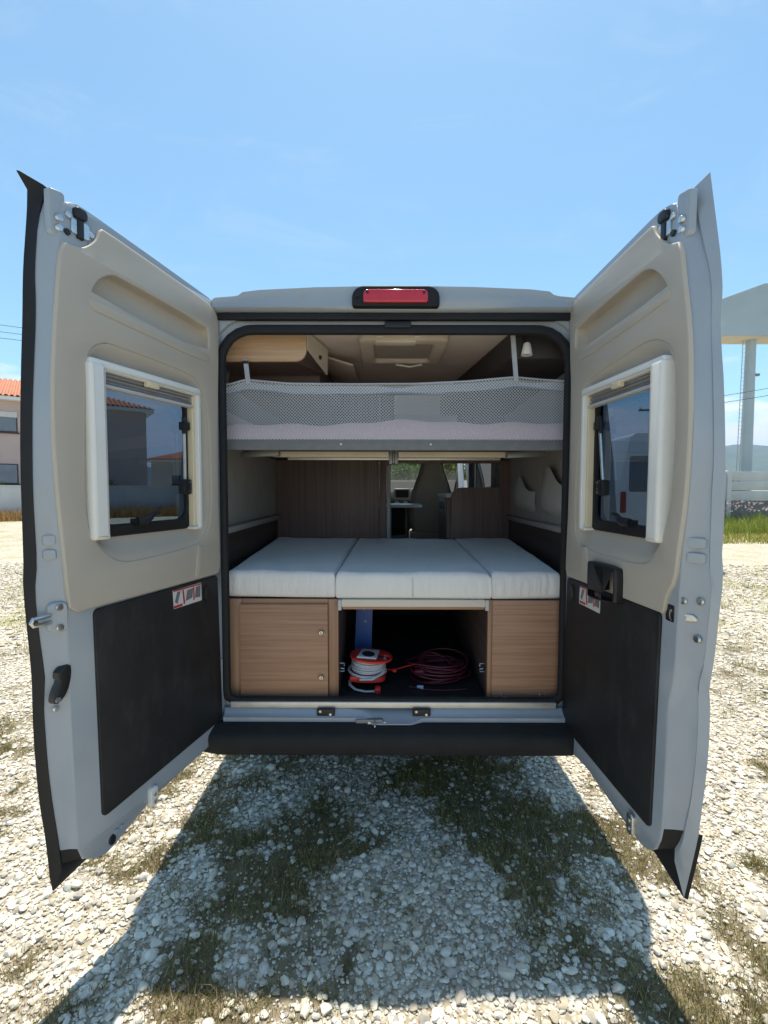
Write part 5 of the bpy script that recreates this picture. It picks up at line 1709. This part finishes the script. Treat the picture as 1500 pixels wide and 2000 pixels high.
obj("ladder", ld.mesh("ladder"), mat("ladder_grey", (.35, .38, .40), .5), WT)
obj("floodlight", MB().box(.55, 1.05, -.2, .1, 15.2, 15.5).mesh("f", bevel=.03), DGALU, WT)

# ---- utility poles and wires
def pole(name, label, x, y, h):
    P_ = thing(name, label, "utility pole", (x, y, 0), "utility poles")
    obj("mast", MB().lathe([(.15, -.2), (.10, h)], 12).mesh("mast"), POLEM, P_)
    obj("crossarm", MB().box(-.8, .8, -.05, .05, h - .45, h - .33).mesh("c", bevel=.01), POLEM, P_)
    for dx in (-.7, 0, .7):
        obj("insulator", MB().lathe([(.03, h - .33), (.05, h - .26), (.02, h - .16)], 8, (dx, 0, 0)), WHITEPL, P_)
    return P_


def wire(label, a, c, sag):
    a, c = Vector(a), Vector(c)
    pts = [a.lerp(c, t) - Vector((0, 0, sag * 4 * t * (1 - t))) for t in np.linspace(0, 1, 25)]
    tag(obj("overhead_wire", MB().tube(pts, .016, 5).mesh("overhead_wire"), WIRE), label, "wire", "overhead wires")


pole("utility_pole", "wooden utility pole behind the pink house near the far low house", -16.6, 40.0, 14.6)
pole("utility_pole", "wooden utility pole off to the left of the pink house", -40, 14.0, 11.5)
pole("utility_pole", "wooden utility pole seen through the tinted window of the right door", 17.4, 28.0, 7.25)
pole("utility_pole", "wooden utility pole at the far end of the boundary wall", 34, 19.0, 9.6)
for k, (dx, dz, lb) in enumerate(((-.7, -.2, "uppermost overhead wire beside the pink house"), (0, -.75, "middle overhead wire beside the pink house"), (.7, -1.25, "lowest overhead wire beside the pink house"))):
    wire(lb, (-16.6 + dx, 40, 14.6 + dz), (-40 + dx, 14, 11.5 + dz), .3)
for dz, lb in ((-.2, "upper overhead wire crossing in front of the water tower"), (-.62, "lower overhead wire crossing in front of the water tower")):
    wire(lb, (17.4, 28, 7.25 + dz), (34, 19, 9.6 + dz), .15)

# ---- parked van (mirrored in the right door window)
PV = thing("parked_van", "white van parked on the gravel, seen dimly through the tinted right door window", "van", (5.82, 12.75, 0), rz=R(180))
body = []
for (y, zt, zb_, w0, w1) in ((0, 1.05, .45, .93, .90), (.12, 1.22, .35, .98, .92), (.75, 1.42, .34, 1.0, .93), (1.55, 2.45, .34, 1.02, .80), (1.95, 2.80, .34, 1.02, .80), (5.4, 2.84, .34, 1.02, .80)):
    body.append([(-w0, y, zb_), (-w0, y, (zb_ + zt) * .5), (-w1, y, zt - .08), (-w1 * .85, y, zt), (w1 * .85, y, zt), (w1, y, zt - .08), (w0, y, (zb_ + zt) * .5), (w0, y, zb_)])
obj("body", MB().loft(body, cap0=True, cap1=True).mesh("body", smooth=40, bevel=.02), VANW, PV)
obj("windscreen", MB().add([(-.82, .76, 1.47), (.82, .76, 1.47), (.70, 1.50, 2.36), (-.70, 1.50, 2.36)], [(0, 1, 2, 3)]).xf(lambda x, y, z: (x, y - .03, z + .02)).mesh("w"), WGLASS, PV)
obj("grille", MB().box(-.55, .55, -.02, .06, .62, .80).mesh("g", bevel=.02), BLACKPL, PV)
obj("badge", MB().lathe([(.0, -.04), (.08, -.035), (.09, 0)], 20, (0, .02, .93), axis='y').mesh("b"), METAL, PV)
obj("bumper", MB().box(-.95, .95, -.10, .2, .30, .58).mesh("b", bevel=.06), BUMPER, PV)
for s in (-1, 1):
    obj("headlight", MB().hexa([(s * .60, -.0, .78), (s * .92, .08, .80), (s * .94, .25, .85), (s * .60, .15, .85), (s * .62, .03, 1.02), (s * .90, .12, 1.20), (s * .92, .3, 1.20), (s * .62, .2, 1.02)]).mesh("h", bevel=.01), WGLASS, PV)
    obj("mirror", MB().box(s * 1.02 - .0, s * 1.28, 1.0, 1.14, 1.35, 1.78).mesh("m", bevel=.04), BLACKPL, PV)
    for y in (1.0, 4.4):
        w_ = obj("wheel", MB().lathe([(.15, -.1), (.30, -.105), (.34, -.06), (.34, .06), (.30, .105), (.15, .1)], 28, (s * .86, y, .34), axis='x').mesh("w"), RUBBER, PV)
        obj("rim", MB().lathe([(.0, s * .09), (.2, s * .10), (.2, 0)], 20, (s * .86, y, .34), axis='x').mesh("r"), METAL, w_)


for s in (-1, 1):
    obj("rear_window", plate("rear_window", [rrect(min(s * .06, s * .80), max(s * .06, s * .80), 1.62, 2.36, .06)], lambda a, c, d: (a, d, c), 5.412, 5.40, .003), WGLASS, PV)
    obj("tail_light", plate("tail_light", [rrect(min(s * .86, s * .97), max(s * .86, s * .97), 1.18, 1.62, .03)], lambda a, c, d: (a, d, c), 5.43, 5.39, .01), mat("tail_red", (.30, .03, .03), .25), PV)
obj("door_badge", MB().lathe([(.0, 5.425), (.07, 5.42), (.08, 5.40)], 20, (-.40, 0, 1.48), axis='y').mesh("b"), METAL, PV)
obj("rear_bumper", MB().box(-.98, .98, 5.30, 5.50, .34, .60).mesh("b", bevel=.04), BUMPER, PV)
# ---- trees, shrubs, weeds
def leaf_mat():
    m, nt, bs = base_nodes("leaf")
    n, l = nt.nodes, nt.links
    at = n.new('ShaderNodeAttribute'); at.attribute_name = 'tone'
    l.new(at.outputs['Color'], bs.inputs['Base Color']); bs.inputs['Roughness'].default_value = .6
    tr = n.new('ShaderNodeBsdfTranslucent'); l.new(at.outputs['Color'], tr.inputs[0])
    mx = n.new('ShaderNodeMixShader'); mx.inputs[0].default_value = .35
    l.new(bs.outputs[0], mx.inputs[1]); l.new(tr.outputs[0], mx.inputs[2]); l.new(mx.outputs[0], n['Material Output'].inputs[0])
    return m


LEAF = leaf_mat()
BARK = mat("bark", (.10, .075, .055), .95, var=.3, vscale=6, bump=.6, bscale=30)


def leafcloud(blobs, n, size, col):
    """blobs: (x, y, z, r)"""
    bl = np.array(blobs); wts = bl[:, 3] ** 2
    k = rng.choice(len(bl), n, p=wts / wts.sum())
    d = rng.normal(size=(n, 3)); d /= np.linalg.norm(d, axis=1)[:, None]
    rr = bl[k, 3] * (rng.random(n) ** .4) * rng.uniform(.8, 1.12, n)
    c = bl[k, :3] + d * rr[:, None] * np.array([1, 1, .85])
    Rm = rots(n); s = size * rng.uniform(.6, 1.3, n)
    tri = np.array([[-.5, 0, 0], [.0, -.3, .06], [.5, 0, 0], [0, .3, .06]])
    V = np.einsum('nij,vj->nvi', Rm, tri) * s[:, None, None] + c[:, None, :]
    F = np.arange(n * 4).reshape(n, 4)
    T = np.array(col) * rng.uniform(.6, 1.35, (n, 1))
    return big_mesh("crown", V.reshape(-1, 3), F, np.repeat(T, 4, 0), False)


def tree(label, x, y, h, r, col, n=5000, size=.22, seed=1):
    q = np.random.default_rng(seed)
    T_ = thing("tree", label, "tree", (x, y, 0), "trees beyond the wall")
    tr = MB().tube([(0, 0, -.1), (.05, 0, h * .25), (-.05, .05, h * .5), (.0, 0, h * .8)], [.22, .17, .12, .04], 10)
    blobs = []
    for k in range(11):
        a = q.uniform(0, 6.28); e = q.uniform(.15, .85)
        rad = r * q.uniform(.3, .75) * math.sin(math.pi * (.25 + .65 * e))
        p = (math.cos(a) * rad, math.sin(a) * rad, h * (.38 + .55 * e))
        blobs.append((*p, r * q.uniform(.28, .5)))
        tr.tube([(0, 0, h * .3), (p[0] * .5, p[1] * .5, (h * .3 + p[2]) / 2 + .2), p], [.09, .06, .02], 6)
    obj("trunk", tr.mesh("trunk"), BARK, T_)
    obj("crown", leafcloud(blobs, n, size, col), LEAF, T_)


tree("bright green broad tree seen through the windscreen beside the seat", .9, 22.5, 5.2, 2.4, (.11, .16, .04), seed=3)
tree("dark green round tree beyond the wall ahead of the van", 4.2, 24.5, 5.6, 2.7, (.06, .10, .03), seed=4)
tree("olive green tree left of the windscreen view beyond the wall", -3.2, 23.5, 5.0, 2.4, (.09, .12, .05), seed=5)
tree("tall dark tree standing behind the wall end", -9.5, 27, 6.5, 2.6, (.05, .085, .03), seed=6)


def shrub(label, x, y, h, r, col, n=1500, size=.12, seed=1, grp=None, z0=0):
    q = np.random.default_rng(seed)
    S_ = thing("shrub", label, "shrub", (x, y, z0), grp)
    st = MB(); blobs = []
    for k in range(6):
        a = q.uniform(0, 6.28); rr = r * q.uniform(.2, .7)
        p = (math.cos(a) * rr, math.sin(a) * rr * .6, h * q.uniform(.35, .8))
        blobs.append((*p, r * q.uniform(.35, .55)))
        st.tube([(0, 0, -.05), (p[0] * .6, p[1] * .6, p[2] * .6), p], [.03, .02, .008], 5)
    obj("stem", st.mesh("stem"), BARK, S_)
    obj("foliage", leafcloud(blobs, n, size, col), LEAF, S_)


wall("garden_wall", "low pale wall ahead of the van seen through the windscreen", -7, 16.4, 4.2, 16.4, 1.95, PLASTERW)
for k, (sx, lb) in enumerate(((-.6, "yellow green shrub left of the windscreen view above the pale wall"), (1.0, "bright green shrub in the windscreen view above the pale wall"), (2.6, "green shrub right of the cab seat above the pale wall"))):
    shrub(lb, sx, 17.3, 3.4, 1.25, (.17, .20, .06) if k != 1 else (.12, .18, .05), n=2500, size=.14, seed=40 + k)
shrub("green hedge shrub peeping over the white garden wall", -20.7, 22.4, 2.4, 1.0, (.10, .14, .04), seed=11)
shrub("dark green hedge shrub farther along the white garden wall", -16.5, 25.6, 2.3, 1.1, (.08, .12, .035), seed=12)
shrub("dark bush beyond the white boundary wall left of the tower column", 38.5, 50.0, 2.9, 2.2, (.05, .07, .03), seed=13, size=.3)
shrub("dark low bush beyond the white boundary wall right of the tower column", 48.5, 50.0, 3.0, 2.6, (.05, .07, .03), seed=14, size=.3)


def strip(name, label, x0, x1, y0, y1, n, h0, h1, dry, wd, green=None):
    x = rng.uniform(x0, x1, n); y = rng.uniform(y0, y1, n)
    cl = vnoise(x * .9 + 4, y * .9, 21) * .7 + .3 * vnoise(x * 3, y * 3, 22)
    h = rng.uniform(h0, h1, n) * (.45 + cl)
    T = gtone(n, np.full(n, dry))
    if green is not None:
        T = T * np.array(green)
    o = blades(name, x, y, h, rng.uniform(wd * .6, wd * 1.3, n), T, None, .5)
    return tag(o, label, "grass", None, "stuff")


strip("weeds", "tall green weeds growing along the foot of the white boundary wall", 6, 34, 14.3, 17.4, 26000, .25, .85, .12, .012, (1.35, 1.6, 1.0))
strip("weeds", "low yellow green grass verge between gravel and tall weeds", 6, 30, 11.8, 14.6, 20000, .06, .22, .35, .010, (1.4, 1.5, 1.0))
o = strip("dry_grass", "tall straw coloured dry grass along the white garden wall", -14, 11, -1.5, -.15, 16000, .35, .85, 1.0, .010, (1.15, 1.0, .8))
o.location = (-19.5, 21.47, 0); o.rotation_euler = (0, 0, R(36.6))
# pale pink flower heads above the weeds
n = 900
fx, fy = rng.uniform(8, 30, n), rng.uniform(15.5, 17.3, n)
fz = rng.uniform(.75, 1.25, n)
tri = np.array([[-.5, 0, 0], [0, -.5, .1], [.5, 0, 0], [0, .5, .1]])
V = np.einsum('nij,vj->nvi', rots(n), tri) * rng.uniform(.05, .12, n)[:, None, None] + np.stack([fx, fy, fz], 1)[:, None, :]
tag(obj("flower_heads", big_mesh("flower_heads", V.reshape(-1, 3), np.arange(n * 4).reshape(n, 4), np.repeat(np.array([[.55, .42, .42]]) * rng.uniform(.7, 1.2, (n, 1)), 4, 0), False), LEAF),
    "pale pink flower heads above the weeds by the wall", "flowers", None, "stuff")

# ---- far hills
az = np.linspace(R(-75), R(75), 160)
ridge = np.array([150 + 190 * sstep((a - .25) / .4) + 40 * math.sin(a * 5.3 + .8) + 30 * math.sin(a * 13 + 2) + 10 * math.sin(a * 37) for a in az])
rows = []
for f, hf in ((2500, 0), (2800, .35), (3200, .72), (3600, 1.0), (4200, .6)):
    rows.append([(f * math.sin(a), f * math.cos(a), -2 + h * hf * (1 + .06 * math.sin(a * 60 + f))) for a, h in zip(az, ridge)])
tag(obj("hills", MB().loft(rows, closed=False).mesh("hills", smooth=60), mat("hill_scrub", (.10, .12, .07), .95, var=.3, vscale=.01)), "low hills along the horizon beyond the water tower", None, None, "structure")

# ---- sea haze that fades the far hills
def haze_mat():
    m = bpy.data.materials.new("haze_air"); m.use_nodes = True
    n, l = m.node_tree.nodes, m.node_tree.links
    n.clear()
    o = n.new('ShaderNodeOutputMaterial'); v = n.new('ShaderNodeVolumePrincipled')
    v.inputs['Color'].default_value = (.42, .66, 1.0, 1)
    v.inputs['Density'].default_value = 0.00014
    v.inputs['Anisotropy'].default_value = 0.0
    l.new(v.outputs[0], o.inputs['Volume'])
    return m


tag(obj("haze", MB().box(-4500, 4500, -4500, 4500, -3, 460).mesh("haze", smooth=0), haze_mat()), "thin blue haze in the air over the far hills", "haze", None, "stuff")

for o in bpy.data.objects:
    if o not in PRE and o.parent is None:
        o.location.z += GZ
